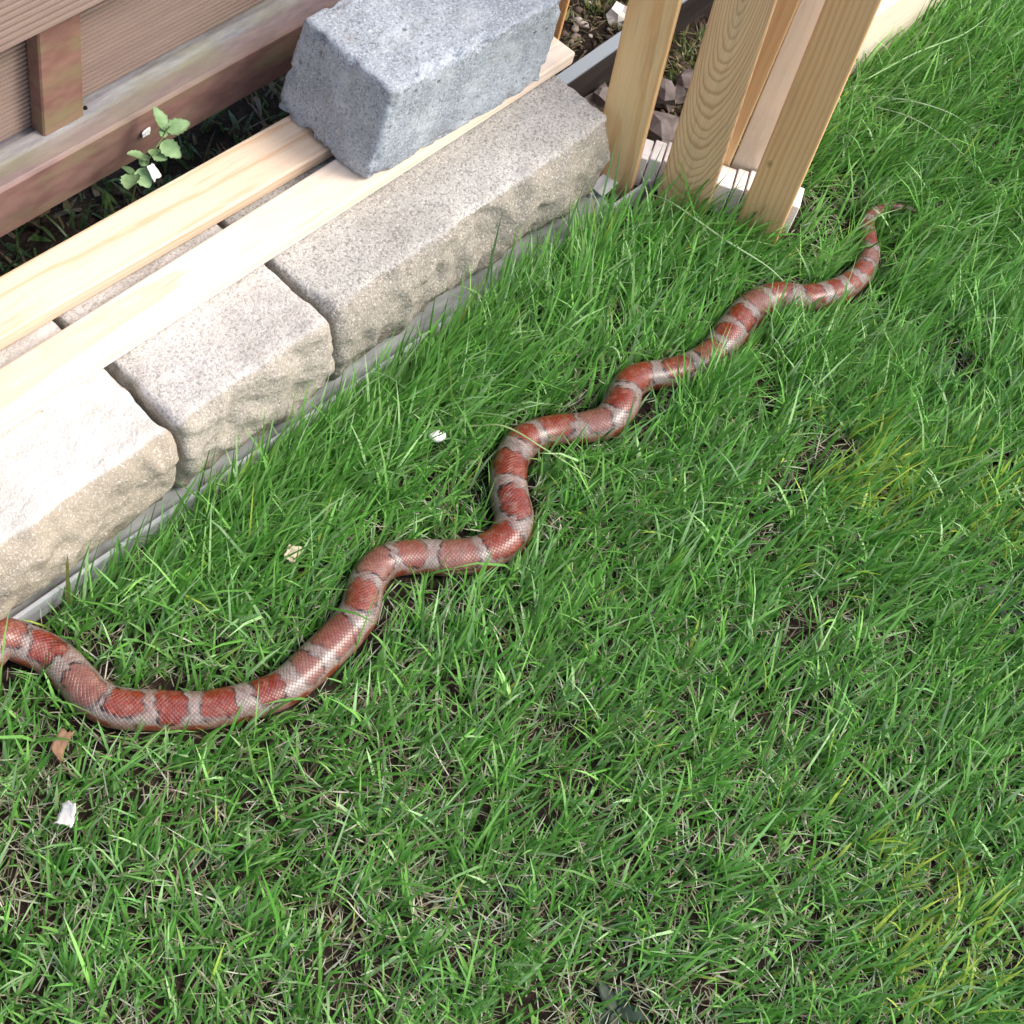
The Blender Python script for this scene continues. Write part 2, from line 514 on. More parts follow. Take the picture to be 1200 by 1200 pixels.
# bottom rail, with a step along its top
prof = [(-0.040, 0.133), (-0.040, 0.2005), (-0.036, 0.2050), (-0.014, 0.2065), (-0.012, 0.2105), (0.0, 0.2125), (0.003, 0.2125), (0.003, 0.205), (0.060, 0.205), (0.060, 0.133)]
me = extrude_profile('bottom_rail', prof, FX0, FX1)
a = me.attributes.new('front', 'FLOAT', 'POINT')
a.data.foreach_set('value', np.array([0, 0.0, 0.35, 0.6, 1, 1, 1, 1, 1, 0] * 2, np.float32))
fpart('bottom_rail', me, M_rail)
for k, (z0, z1, yf, pitch) in enumerate(((0.2065, 0.372, 0.014, 0.0066), (0.374, 0.562, -0.024, 0.0092), (0.564, 0.752, -0.024, 0.0088), (0.754, 0.942, -0.024, 0.0088), (0.944, 1.132, -0.024, 0.0088))):
    segs = ((FX0, FX1),)
    for s0, s1 in segs:
        fpart('grooved_board', extrude_profile('grooved_board', grooved_board(z0, z1, yf, yf + 0.022, pitch, 0.0045), s0, s1), M_groove)
for px in (-1.50, -0.163, 1.174):
    me = bevel_box('post', (0.058, 0.0225, 0.164), 0.002, 1)
    o = fpart('post', me, M_comp)
    o.location = (px, 0.0013, 0.2075)
    me = bevel_box('post_footing', (0.058, 0.050, 0.140), 0.002, 1)
    o = fpart('post_footing', me, M_comp)
    o.location = (px, 0.085, -0.01)
screw_m = NT('dark_screw').base(lin4((30, 28, 30)), 0.5, 0.4, 0.3)
bm = bmesh.new(); bmesh.ops.create_cone(bm, segments=10, radius1=0.0028, radius2=0.0020, depth=0.0025, cap_ends=True)
me = bpy.data.meshes.new('screw'); bm.to_mesh(me); bm.free()
o = fpart('screw', me, screw_m); o.location = (-0.098, -0.003, 0.2135)

# ================================================================== METAL EDGING STRIP
t = NT('galvanised_steel')
v = t.coords('Object', (6, 40, 40))
c = t.ramp(t.noise(v, 1.5, 5, 0.6), [(0.3, lin4((176, 180, 184))), (0.7, lin4((230, 233, 235)))])
t.bump(t.noise(t.coords('Object'), 60, 3), 0.25, 0.001)
M_zinc = t.base(c, t.ramp(t.noise(v, 4, 3), [(0.3, (0.32,) * 3), (0.7, (0.55,) * 3)]), 0.5, 0.35)
strip = empty('metal_edging', (0, 0.2415, 0), R(-1.44))
tag(strip, 'galvanised metal edging strip between the wall blocks and the lawn', 'edging')
prof = [(-0.0015, -0.012), (-0.0015, 0.0255), (0.0, 0.0285), (0.0022, 0.0285), (0.0038, 0.0265), (0.0030, 0.0245), (0.0016, 0.024), (0.0010, -0.012)]
link('folded_lip', extrude_profile('folded_lip', prof, -0.95, 0.548), M_zinc, strip)
t = NT('dull_zinc')
v = t.coords('Object', (9, 40, 40))
c = t.ramp(t.noise(v, 1.5, 5, 0.65), [(0.3, lin4((128, 130, 128))), (0.6, lin4((176, 180, 180))), (0.8, lin4((204, 208, 210)))])
M_dull = t.base(c, 0.55, 0.4, 0.25)
prof = [(0.0012, 0.0130), (0.0012, 0.0148), (0.050, 0.0125), (0.050, 0.011)]
link('flange', extrude_profile('flange', prof, -0.95, 0.470), M_dull, strip)
prof = [(0.0360, 0.004), (0.0360, 0.020), (0.0395, 0.020), (0.0395, 0.0075), (0.062, 0.0065), (0.062, 0.004)]
link('back_channel', extrude_profile('back_channel', prof, 0.455, 0.600), M_zinc, strip)
me = bevel_box('joint_plate', (0.046, 0.024, 0.0022), 0.0006, 1)
o = link('joint_plate', me, M_zinc, strip); o.location = (0.462, 0.034, 0.023); o.rotation_euler = (R(8), R(-3), R(6))

# ================================================================== PICKET FENCE PANEL
PD = R(-64.0)                                    # direction of the panel on the ground
panel = empty('picket_fence_panel', (0.560, 0.205, 0.0), PD)
tag(panel, 'small picket fence panel of pine boards standing at the wall end', 'fence panel')
def picket(u, width, length, tilt, depth, mat, z=0.0, twist=0.0, th=0.018, cut=0.0):
    """board whose local X is its length; u along the panel, depth behind (+) or before (-) the rail"""
    bm = bmesh.new()
    bmesh.ops.create_cube(bm, size=1.0)
    bmesh.ops.scale(bm, vec=(length, width, th), verts=bm.verts)
    bmesh.ops.translate(bm, vec=(length / 2, 0, 0), verts=bm.verts)
    for vv in bm.verts:
        if vv.co.x < 0.01:
            vv.co.x += cut * vv.co.y / width
    bmesh.ops.bevel(bm, geom=bm.edges[:], offset=0.0022, segments=2, affect='EDGES', profile=0.5)
    me = bpy.data.meshes.new('picket'); bm.to_mesh(me); bm.free()
    o = link('picket', me, mat, panel)
    # local x -> up, local y -> along panel, local z -> towards the camera side (-normal)
    B = Matrix(((0, 1, 0, 0), (0, 0, -1, 0), (1, 0, 0, 0), (0, 0, 0, 1))).transposed()
    B = Matrix(((0, 1, 0), (0, 0, 1), (1, 0, 0))).to_4x4()
    o.matrix_parent_inverse = Matrix()
    T = Matrix.Translation((u, depth, z)) @ Matrix.Rotation(twist, 4, 'Z') @ Matrix.Rotation(tilt, 4, 'Y') @ B
    o.matrix_basis = T
    return o
# panel frame: x along PD, y = PD+90 (26 deg: away from the camera), so the camera side is -y
Wp1 = wood_mat('picket_pine_plain', (254, 216, 160), (234, 174, 114), (0.01, 0.03), 0.035, 0.013, 0.7, 5.0, (0.10, -0.02, (150, 124, 110), 0.9))
Wp2 = wood_mat('picket_pine_arched_grain', (252, 212, 160), (194, 136, 96), (0.002, -0.058), 0.17, 0.0031, 0.6, 7.5, knots=((0.035, 0.014, 0.010),))
Wp4 = wood_mat('picket_pine_straight_grain', (254, 208, 152), (230, 162, 104), (0.05, 0.02), 0.012, 0.007, 0.6, 9.1, (0.09, -0.03, (150, 108, 80), 0.9), knots=((0.13, -0.018, 0.006),))
Wb1 = wood_mat('picket_pine_light', (232, 204, 160), (208, 168, 116), (0.03, 0.05), 0.01, 0.009, 0.5, 12.0)
Wb2 = wood_mat('picket_pale_grey_foot', (254, 250, 240), (240, 230, 214), (0.02, 0.06), 0.01, 0.008, 0.4, 15.0, (0.16, 0.03, (140, 132, 118), 1.3))  # pale board, greyer towards its foot
picket(-0.080, 0.063, 1.00, R(-3.6), -0.022, Wp1, -0.004, R(-7))
picket(0.022, 0.072, 1.00, R(-3.0), -0.022, Wp2, 0.004, R(-4))
picket(0.131, 0.061, 1.00, R(-1.2), -0.024, Wp4, 0.012, R(-8), cut=-0.004)
picket(0.036, 0.060, 1.00, R(0.6), 0.045, Wb1, 0.02, R(-3))
picket(0.099, 0.062, 1.00, R(0.3), 0.046, Wb2, 0.02, R(-2))
M_raw = wood_mat('raw_white_pine', (252, 250, 246), (236, 228, 216), (0.0, 0.05), 0.01, 0.006, 0.4, 21.0)
# short upright offcuts make up the low rail
u = -0.062
k = 0
while u < 0.168:
    w = (0.021, 0.018, 0.023, 0.017)[k % 4]
    h = 0.052 + 0.003 * ((k * 7) % 3)
    me = bevel_box('rail_block', (w - 0.0018, 0.040, h), 0.0012, 1)
    o = link('rail_block', me, M_raw, panel)
    o.location = (u, 0.0115 + 0.0012 * (k % 3), 0.008)
    u += w
    k += 1
# upper rail that holds the pickets, out of the picture
o = link('rail', bevel_box('rail', (0.36, 0.040, 0.05), 0.002, 1), Wb1, panel); o.location = (-0.14, 0.0113, 0.72)

# ================================================================== STAKE, DARK EDGING, PALE BEAM
stake = link('wooden_stake', bevel_box('wooden_stake', (0.8, 0.060, 0.020), 0.002, 2), wood_mat('stake_pine', (220, 172, 116), (184, 130, 80), (0.02, 0.03), 0.02, 0.007, 0.7, 31.0))
stake.matrix_world = Matrix.Translation((0.598, 0.500, -0.02)) @ Matrix.Rotation(R(-64), 4, 'Z') @ Matrix(((0, 1, 0), (0, 0, 1), (1, 0, 0))).to_4x4()
tag(stake, 'upright pine stake half hidden behind the blue-grey concrete block', 'stake')

t = NT('dark_edging')
v = t.coords('Object', (4, 30, 30))
c = t.ramp(t.noise(v, 2, 5), [(0.3, lin4((30, 26, 25))), (0.7, lin4((54, 48, 45)))])
c = t.mix(t.n('ShaderNodeAttribute', attribute_name='front').outputs['Fac'], c, lin4((140, 150, 158)))
M_dark = t.base(c, 0.7, 0.3)
prof = [(-0.011, -0.03), (-0.011, 0.060), (-0.009, 0.063), (0.009, 0.063), (0.011, 0.060), (0.011, -0.03)]
me = extrude_profile('dark_edging_board', prof, 0.0, 1.9)
a = me.attributes.new('front', 'FLOAT', 'POINT'); a.data.foreach_set('value', np.array([0, 0, 1, 1, 0, 0] * 2, np.float32))
o = link('dark_edging_board', me, M_dark); o.location = (0.535, 0.415, 0); o.rotation_euler = (0, 0, R(1.5))
tag(o, 'dark edging board with a pale top edge in the soil bed behind the pickets', 'edging board')

M_beam = wood_mat('pale_beam', (240, 228, 208), (222, 200, 172), (0.0, 0.06), 0.006, 0.008, 0.45, 41.0)
o = link('pale_beam', bevel_box('pale_beam', (1.5, 0.05, 0.125), 0.003, 2), M_beam)
o.location = (0.80, 0.216, -0.01); o.rotation_euler = (0, 0, R(-1.2))
tag(o, 'cream timber beam lying along the lawn behind the rightmost picket', 'beam')

# ================================================================== SNAKE
SP = [(-0.720, 0.132, 0.0135), (-0.700, 0.155, 0.0150), (-0.672, 0.184, 0.0172), (-0.640, 0.208, 0.0190), (-0.605, 0.228, 0.0202), (-0.572, 0.2400, 0.0210),
      (-0.5464, 0.2430, 0.0214), (-0.5318, 0.2257, 0.0215), (-0.5185, 0.1985, 0.0215), (-0.518, 0.1642, 0.0214), (-0.5188, 0.138, 0.0213), (-0.5089, 0.1098, 0.0217), (-0.481, 0.0813, 0.0218), (-0.4459, 0.0496, 0.0206), (-0.4025, 0.0246, 0.0203), (-0.3645, 0.0112, 0.0209), (-0.3198, 0.0107, 0.0221), (-0.2758, 0.0138, 0.0224), (-0.2404, 0.0211, 0.0222), (-0.2077, 0.0412, 0.021), (-0.1729, 0.0482, 0.0203), (-0.1362, 0.0292, 0.0204), (-0.1078, 0.0034, 0.0215), (-0.0743, -0.0171, 0.0216), (-0.0414, -0.0237, 0.0228), (-0.0135, -0.0123, 0.023), (0.0041, 0.0104, 0.0232), (0.0249, 0.0316, 0.0224), (0.0491, 0.0475, 0.0215), (0.0851, 0.0554, 0.0207), (0.1228, 0.043, 0.0193), (0.1517, 0.0213, 0.0199), (0.1822, 0.0064, 0.0211), (0.2133, 0.01, 0.0223), (0.2426, 0.0226, 0.0215), (0.2692, 0.0211, 0.02), (0.2939, 0.0079, 0.0195), (0.3235, -0.0043, 0.0196), (0.357, -0.0125, 0.0198), (0.3901, -0.0138, 0.021), (0.4309, -0.0081, 0.0224), (0.4839, -0.0019, 0.0215), (0.5269, -0.012, 0.0194), (0.5568, -0.0420, 0.0188), (0.6063, -0.0620, 0.0180), (0.6537, -0.0653, 0.0160), (0.6947, -0.0543, 0.0138), (0.7216, -0.0318, 0.0113), (0.7456, -0.0143, 0.0096), (0.7772, -0.0119, 0.0072), (0.8001, -0.0217, 0.0056), (0.8170, -0.0390, 0.0040), (0.826, -0.052, 0.0026)]
SPA = np.array(SP)
def resample(P, step):
    # centripetal-ish Catmull-Rom, then even spacing
    P = np.vstack((2 * P[0] - P[1], P, 2 * P[-1] - P[-2]))
    out = []
    for i in range(1, len(P) - 2):
        p0, p1, p2, p3 = P[i - 1], P[i], P[i + 1], P[i + 2]
        for s in np.linspace(0, 1, 24, endpoint=False):
            out.append(0.5 * ((2 * p1) + (-p0 + p2) * s + (2 * p0 - 5 * p1 + 4 * p2 - p3) * s * s + (-p0 + 3 * p1 - 3 * p2 + p3) * s ** 3))
    out.append(P[-2])
    out = np.array(out)
    for _ in range(6):
        out[1:-1] = 0.25 * out[:-2] + 0.5 * out[1:-1] + 0.25 * out[2:]
    d = np.concatenate(([0], np.cumsum(np.linalg.norm(np.diff(out[:, :2], axis=0), axis=1))))
    n = int(d[-1] / step)
    s = np.linspace(0, d[-1], n)
    return np.stack([np.interp(s, d, out[:, k]) for k in range(out.shape[1])], -1), s
SN, SS = resample(SPA, 0.0011)

def build_snake():
    n, m = len(SN), 56
    c = SN[:, :2]; r = SN[:, 2].copy()
    # head: neck narrows a little, head widens, snout rounds off
    hs = SS
    head = np.interp(hs, [0, 0.004, 0.010, 0.022, 0.034, 0.050, 0.075], [0.20, 0.52, 0.78, 1.0, 1.04, 0.86, 1.0])
    r = r * np.where(hs < 0.075, head, 1.0)
    r = r * np.clip((SS[-1] - SS) / 0.004, 0.15, 1) ** 0.5
    tg = np.gradient(c, axis=0); tg /= np.linalg.norm(tg, axis=1)[:, None]
    side = np.stack((tg[:, 1], -tg[:, 0]), -1)
    gz = ground_z(c[:, 0], c[:, 1])
    k = np.exp(-((c[:, 0] + 0.56) / 0.05) ** 2) * np.clip((c[:, 1] - 0.20) / 0.04, 0, 1)
    zc = r * 0.74 + np.convolve(np.pad(gz, 40, 'edge'), np.ones(81) / 81, 'valid') + 0.002 + k * 0.016 + 0.016 * np.clip((SS - (SS[-1] - 0.26)) / 0.14, 0, 1) ** 1.5
    ang = np.linspace(0, 2 * np.pi, m, endpoint=False)          # 0 = top
    ca, sa = np.cos(ang), np.sin(ang)
    # loaf section: flattened belly
    up_ = np.where(ca > 0, ca * 0.96, ca * 0.80)
    wide = sa * (1.03 + 0.03 * ca)
    P = np.zeros((n, m, 3))
    P[:, :, 0] = c[:, 0:1] + side[:, 0:1] * (r[:, None] * wide[None])
    P[:, :, 1] = c[:, 1:2] + side[:, 1:2] * (r[:, None] * wide[None])
    P[:, :, 2] = zc[:, None] + r[:, None] * up_[None]
    # faint muscle ripple
    s2 = SS[:, None]; A = ang[None]
    rp = 0.0004 * np.sin(s2 * 210 + 2 * np.sin(s2 * 37)) * (np.abs(np.sin(A)) ** 2)
    P[:, :, 2] += rp
    # --- colour
    L = SS[-1]
    rs = np.random.default_rng(5)
    b = []
    p = 0.03
    while p < L - 0.01:
        g = 1.0 if p < L * 0.75 else max(0.45, 1.0 - (p - L * 0.75) / (L * 0.25) * 0.62)
        ln = rs.uniform(0.021, 0.043) * g
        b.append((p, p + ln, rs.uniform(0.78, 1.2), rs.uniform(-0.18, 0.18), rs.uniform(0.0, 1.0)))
        p += ln + rs.uniform(0.011, 0.024) * g
    a = (A + np.pi) % (2 * np.pi) - np.pi
    wob = 0.0014 * np.sin(a * 3 + s2 * 70) + 0.0011 * np.sin(a * 9 - s2 * 160) + rs.normal(0, 0.0005, (n, m))
    X = s2 + wob
    sad = np.full((n, m), -1.0); tone = np.zeros((n, m)); latc = np.zeros((n, m))
    for (p0, p1, wd, sh, tn) in b:
        hc, hl = (p0 + p1) / 2, (p1 - p0) / 2
        u_ = (X - hc) / hl
        v_ = (a - sh * 0.7) / (0.90 * wd)
        d = 1 - (np.abs(u_) ** 3.2 + np.abs(v_) ** 4.0) ** (1 / 3.4)
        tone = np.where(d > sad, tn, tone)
        sad = np.maximum(sad, d)
        # lateral blotches sit between the saddles low on each flank
        for sg in (-1, 1):
            for off_ in (1.42,):
                ul = (X - (p1 + 0.008)) / 0.013
                vl = (a - sg * 1.45) / 0.34
                latc = np.maximum(latc, 1 - np.sqrt(ul ** 2 + vl ** 2))
    an_ = np.abs(a) * np.ones((n, 1)); sgn = (a > 0) * 37.0
    sad = sad + 0.34 * (vnoise(s2 * 1.0, an_ * 0.02 + sgn, 75, 61) - 0.5) + 0.16 * (vnoise(s2 * 1.0, an_ * 0.02 + sgn, 230, 62) - 0.5)
    brk = vnoise(s2 * 1.0, an_ * 0.02 + sgn, 120, 63)
    mott = vnoise(s2 * 1.0, an_ * 0.022 + sgn, 300, 64) * 0.6 + vnoise(s2 * 1.0, an_ * 0.022 + sgn, 90, 65) * 0.4
    def sm(x, lo, hi):
        q_ = np.clip((x - lo) / (hi - lo), 0, 1); return q_ * q_ * (3 - 2 * q_)
    fine = rs.normal(0, 1, (n, m))
    fine = (fine + np.roll(fine, 1, 0) + np.roll(fine, 1, 1)) / 1.7
    ground_c = np.array(lin((140, 126, 119)))
    red = np.array(lin((116, 28, 4))); red2 = np.array(lin((130, 50, 20))); edge = np.array(lin((36, 18, 15)))
    flank = np.array(lin((136, 96, 76))); latcol = np.array(lin((122, 52, 28))); belly = np.array(lin((206, 188, 170)))
    col = np.broadcast_to(ground_c, (n, m, 3)).copy()
    def mixc(c0, c1, f):
        return c0 + (c1 - c0) * f[..., None]
    col = mixc(col, flank, sm(np.abs(a), 0.95, 1.35) * 0.75 * np.ones((n, 1)))
    col = mixc(col, latcol, sm(latc, 0.0, 0.25))
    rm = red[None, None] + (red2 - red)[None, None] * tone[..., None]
    rm = mixc(rm, np.array(lin((126, 84, 74))), 0.8 * sm(tone, 0.55, 0.85))  # some saddles greyed at random: skin variation, partly sky sheen put into colour
    col = mixc(col, edge, sm(sad, -0.20, -0.14) * (0.45 + 0.6 * sm(brk, 0.3, 0.6)))
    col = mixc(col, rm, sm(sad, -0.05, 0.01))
    col = mixc(col, belly, sm(np.abs(a), 1.95, 2.2) * np.ones((n, 1)))
    col = mixc(col, np.array(lin((128, 88, 76))), 0.55 * sm(mott, 0.52, 0.72) * (sad < 0))
    col = mixc(col, np.array(lin((150, 104, 88))), 0.45 * sm(mott, 0.55, 0.75) * (sad > 0.1))
    col *= (1 + 0.13 * fine)[..., None]
    hd = sm(0.05 - SS, 0.0, 0.02)[:, None] * np.ones((1, m))
    col = mixc(col, np.array(lin((168, 84, 52))), hd * 0.7)
    V = P.reshape(-1, 3)
    idx = np.arange(n * m).reshape(n, m)
    a0 = idx[:-1]; a1 = np.roll(idx, -1, 1)[:-1]; b0 = idx[1:]; b1 = np.roll(idx, -1, 1)[1:]
    Q = np.stack((a0, a1, b1, b0), -1).reshape(-1, 4)
    V = np.vstack((V, [[c[0, 0] - tg[0, 0] * 0.001, c[0, 1] - tg[0, 1] * 0.001, zc[0]], [c[-1, 0] + tg[-1, 0] * 0.003, c[-1, 1] + tg[-1, 1] * 0.003, zc[-1]]]))
    e0, e1 = n * m, n * m + 1
    T0 = np.stack((np.full(m, e0), np.roll(idx[0], -1), idx[0]), -1)
    T1 = np.stack((np.full(m, e1), idx[-1], np.roll(idx[-1], -1)), -1)
    loops = np.concatenate((Q.ravel(), T0.ravel(), T1.ravel()))
    sizes = np.concatenate((np.full(len(Q), 4), np.full(2 * m, 3)))
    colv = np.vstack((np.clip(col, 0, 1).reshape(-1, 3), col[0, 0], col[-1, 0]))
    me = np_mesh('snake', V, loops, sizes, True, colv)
    # scale coordinates
    uvp = me.attributes.new('scale_uv', 'FLOAT_VECTOR', 'POINT')
    sc_uv = np.zeros((len(V), 3), np.float32)
    nsc = 25
    sc_uv[:n * m, 0] = np.repeat(SS / 0.0046, m)
    sc_uv[:n * m, 1] = np.tile((ang + np.pi) % (2 * np.pi) / (2 * np.pi) * nsc * 2, n)
    uvp.data.foreach_set('vector', sc_uv.ravel())
    t = NT('snake_skin')
    at = t.n('ShaderNodeAttribute', attribute_name='scale_uv')
    sp = t.n('ShaderNodeSeparateXYZ'); t.l(at.outputs['Vector'], sp.inputs[0])
    # rows of staggered lozenge scales: |fract(u+v/2)-.5| + |fract(u-v/2)-.5|
    p1 = t.math('ABSOLUTE', t.math('SUBTRACT', t.math('FRACT', t.math('ADD', sp.outputs[0], t.math('MULTIPLY', sp.outputs[1], 0.5))), 0.5))
    p2 = t.math('ABSOLUTE', t.math('SUBTRACT', t.math('FRACT', t.math('SUBTRACT', sp.outputs[0], t.math('MULTIPLY', sp.outputs[1], 0.5))), 0.5))
    edge_ = t.math('MAXIMUM', p1, p2)
    hgt = t.ramp(edge_, [(0.0, (1, 1, 1)), (0.36, (0.8,) * 3), (0.49, (0, 0, 0))])
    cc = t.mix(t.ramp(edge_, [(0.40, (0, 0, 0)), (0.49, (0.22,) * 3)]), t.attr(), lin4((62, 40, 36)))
    cc = t.mix(t.ramp(t.noise(t.coords('Object'), 120, 3), [(0.48, (0, 0, 0)), (0.8, (0.3,) * 3)]), cc, lin4((160, 140, 128)))
    t.bump(hgt, 0.6, 0.0009)
    t.base(cc, 0.34, 0.6)
    t.p.inputs['Coat Weight'].default_value = 0.4
    t.p.inputs['Coat Roughness'].default_value = 0.27
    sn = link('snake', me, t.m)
    tag(sn, 'long red-orange and grey-banded snake winding across the lawn', 'snake')
    # eyes, on the head outside the left edge
    bm = bmesh.new(); bmesh.ops.create_uvsphere(bm, u_segments=10, v_segments=8, radius=0.0026)
    em = bpy.data.meshes.new('eye'); bm.to_mesh(em); bm.free()
    em_m = NT('snake_eye').base(lin4((24, 14, 10)), 0.1, 0.6)
    em.materials.append(em_m)
    i = int(np.searchsorted(SS, 0.016))
    for sg in (-1, 1):
        e = link('eye', em, None, sn)
        e.location = (c[i, 0] + sg * side[i, 0] * r[i] * 0.86, c[i, 1] + sg * side[i, 1] * r[i] * 0.86, zc[i] + r[i] * 0.42)
build_snake()

# ================================================================== GRASS
SNC = SN[::5]
def snake_dist(x, y):
    d = np.full(len(x), 9.0); rr = np.zeros(len(x))
    for k in range(0, len(x), 20000):
        dx = x[k:k + 20000, None] - SNC[None, :, 0]; dy = y[k:k + 20000, None] - SNC[None, :, 1]
        q = dx * dx + dy * dy
        j = q.argmin(1)
        d[k:k + 20000] = np.sqrt(q[np.arange(len(j)), j]); rr[k:k + 20000] = SNC[j, 2]
    return d, rr

def lawn_ok(x, y):
    ok = y < np.where(x < 0.50, 0.2310 - 0.0251 * x, 0.180)
    # strip of ground under the picket panel and its rail
    px, py = x - 0.560, y - 0.205
    ux, uy = math.cos(PD), math.sin(PD)
    along, across = px * ux + py * uy, -px * uy + py * ux
    ok &= ~((along > -0.12) & (along < 0.18) & (across > -0.035) & (across < 0.065))
    return ok

def blades(x, y, L, W, az, th0, bend, col, z0=None, levels=(0, 0.36, 0.70, 1.0), prof=(0.75, 1.0, 0.72)):
    n = len(x)
    z0 = ground_z(x, y) - 0.002 if z0 is None else z0
    tw = rng.normal(0, 0.5, n)
    wx, wy = -np.sin(az + tw), np.cos(az + tw)
    pts = []
    px, pz = np.zeros(n), np.zeros(n)
    prev = 0.0
    for tt in levels:
        if tt > 0:
            mid = (prev + tt) / 2
            th = np.clip(th0 + bend * mid, -0.2, 1.72)
            px = px + L * (tt - prev) * np.sin(th); pz = pz + L * (tt - prev) * np.cos(th)
        pts.append((px.copy(), pz.copy())); prev = tt
    ca, sa = np.cos(az), np.sin(az)
    V = np.zeros((n, 7, 3)); 
    for li in range(3):
        qx, qz = pts[li]
        cx, cy, cz = x + ca * qx, y + sa * qx, np.maximum(z0 + qz, z0 - 0.001)
        w = W * prof[li] / 2
        V[:, li * 2, 0] = cx - wx * w; V[:, li * 2, 1] = cy - wy * w; V[:, li * 2, 2] = cz
        V[:, li * 2 + 1, 0] = cx + wx * w; V[:, li * 2 + 1, 1] = cy + wy * w; V[:, li * 2 + 1, 2] = cz
    qx, qz = pts[3]
    V[:, 6, 0] = x + ca * qx; V[:, 6, 1] = y + sa * qx; V[:, 6, 2] = np.maximum(z0 + qz, z0 + 0.001)
    return V, col

def blades_mesh(name, V, col):
    n = len(V)
    base = (np.arange(n) * 7)[:, None]
    Q = np.concatenate((base + [0, 1, 3, 2], base + [2, 3, 5, 4]), 1).reshape(-1)
    T = (base + [4, 5, 6]).reshape(-1)
    loops = np.concatenate((Q, T)); sizes = np.concatenate((np.full(2 * n, 4), np.full(n, 3)))
    return np_mesh(name, V.reshape(-1, 3), loops, sizes, True, np.repeat(col, 7, 0))

def blade_mat(name, trans=0.35, rough=0.42, spec=0.45):
    t = NT(name)
    c = t.attr()
    fib = t.noise(t.coords('Object'), 240, 2)
    c = t.mix(t.ramp(fib, [(0.35, (0, 0, 0)), (0.8, (0.35,) * 3)]), c, (0.32, 0.42, 0.2, 1))
    t.base(c, rough, spec)
    tr = t.n('ShaderNodeBsdfTranslucent'); t.l(c, tr.inputs[0])
    mx = t.n('ShaderNodeMixShader'); mx.inputs[0].default_value = trans
    t.l(t.p.outputs[0], mx.inputs[1]); t.l(tr.outputs[0], mx.inputs[2]); t.l(mx.outputs[0], t.out.inputs['Surface'])
    return t.m
M_grass = blade_mat('grass_blade')
M_straw = blade_mat('straw_blade', 0.2, 0.6, 0.3)

def visible_rank(x, y):
    """true where a lawn spot is in or near the camera's view of the place"""
    return (x > -1.15) & (x < 1.95) & (y > -1.25) & (y < 0.26)

def occludes(V, keep_gap=True):
    """blades that would stand between the eye and the snake, or pierce it"""
    n = len(V)
    bad = np.zeros(n, bool); pierce = np.zeros(n, bool)
    for li in (2, 4, 6):
        p = V[:, li] if li == 6 else 0.5 * (V[:, li] + V[:, li + 1])
        d, rr = snake_dist(p[:, 0], p[:, 1])
        pierce |= (d < rr * 0.98) & (p[:, 2] < rr * 1.85)
        k = np.clip((p[:, 2] - 0.018), 0, None) / (CAM[2] - p[:, 2])
        qx, qy = p[:, 0] + (p[:, 0] - CAM[0]) * k, p[:, 1] + (p[:, 1] - CAM[1]) * k
        d2, r2 = snake_dist(qx, qy)
        gap = (qx > 0.30) & (qx < 0.385)
        bad |= (d2 < r2 * 0.36) & ~gap & (p[:, 2] > 0.016)
    return bad, pierce

PAL = [lin(c) for c in ((54, 114, 32), (80, 148, 46), (102, 168, 62), (140, 196, 98), (182, 216, 158), (192, 208, 78), (120, 172, 106))]
def palette(n, w):
    w = np.array(w, float); w = w / w.sum(-1, keepdims=True)
    u_ = rng.random(n)
    cum = np.cumsum(w, -1)
    i = (u_[:, None] > cum).sum(1).clip(0, len(PAL) - 1)
    c = np.array(PAL)[i]
    j = rng.integers(0, 4, n)
    c = c * 0.75 + 0.25 * np.array(PAL)[j]
    return c * rng.uniform(0.66, 1.46, n)[:, None]

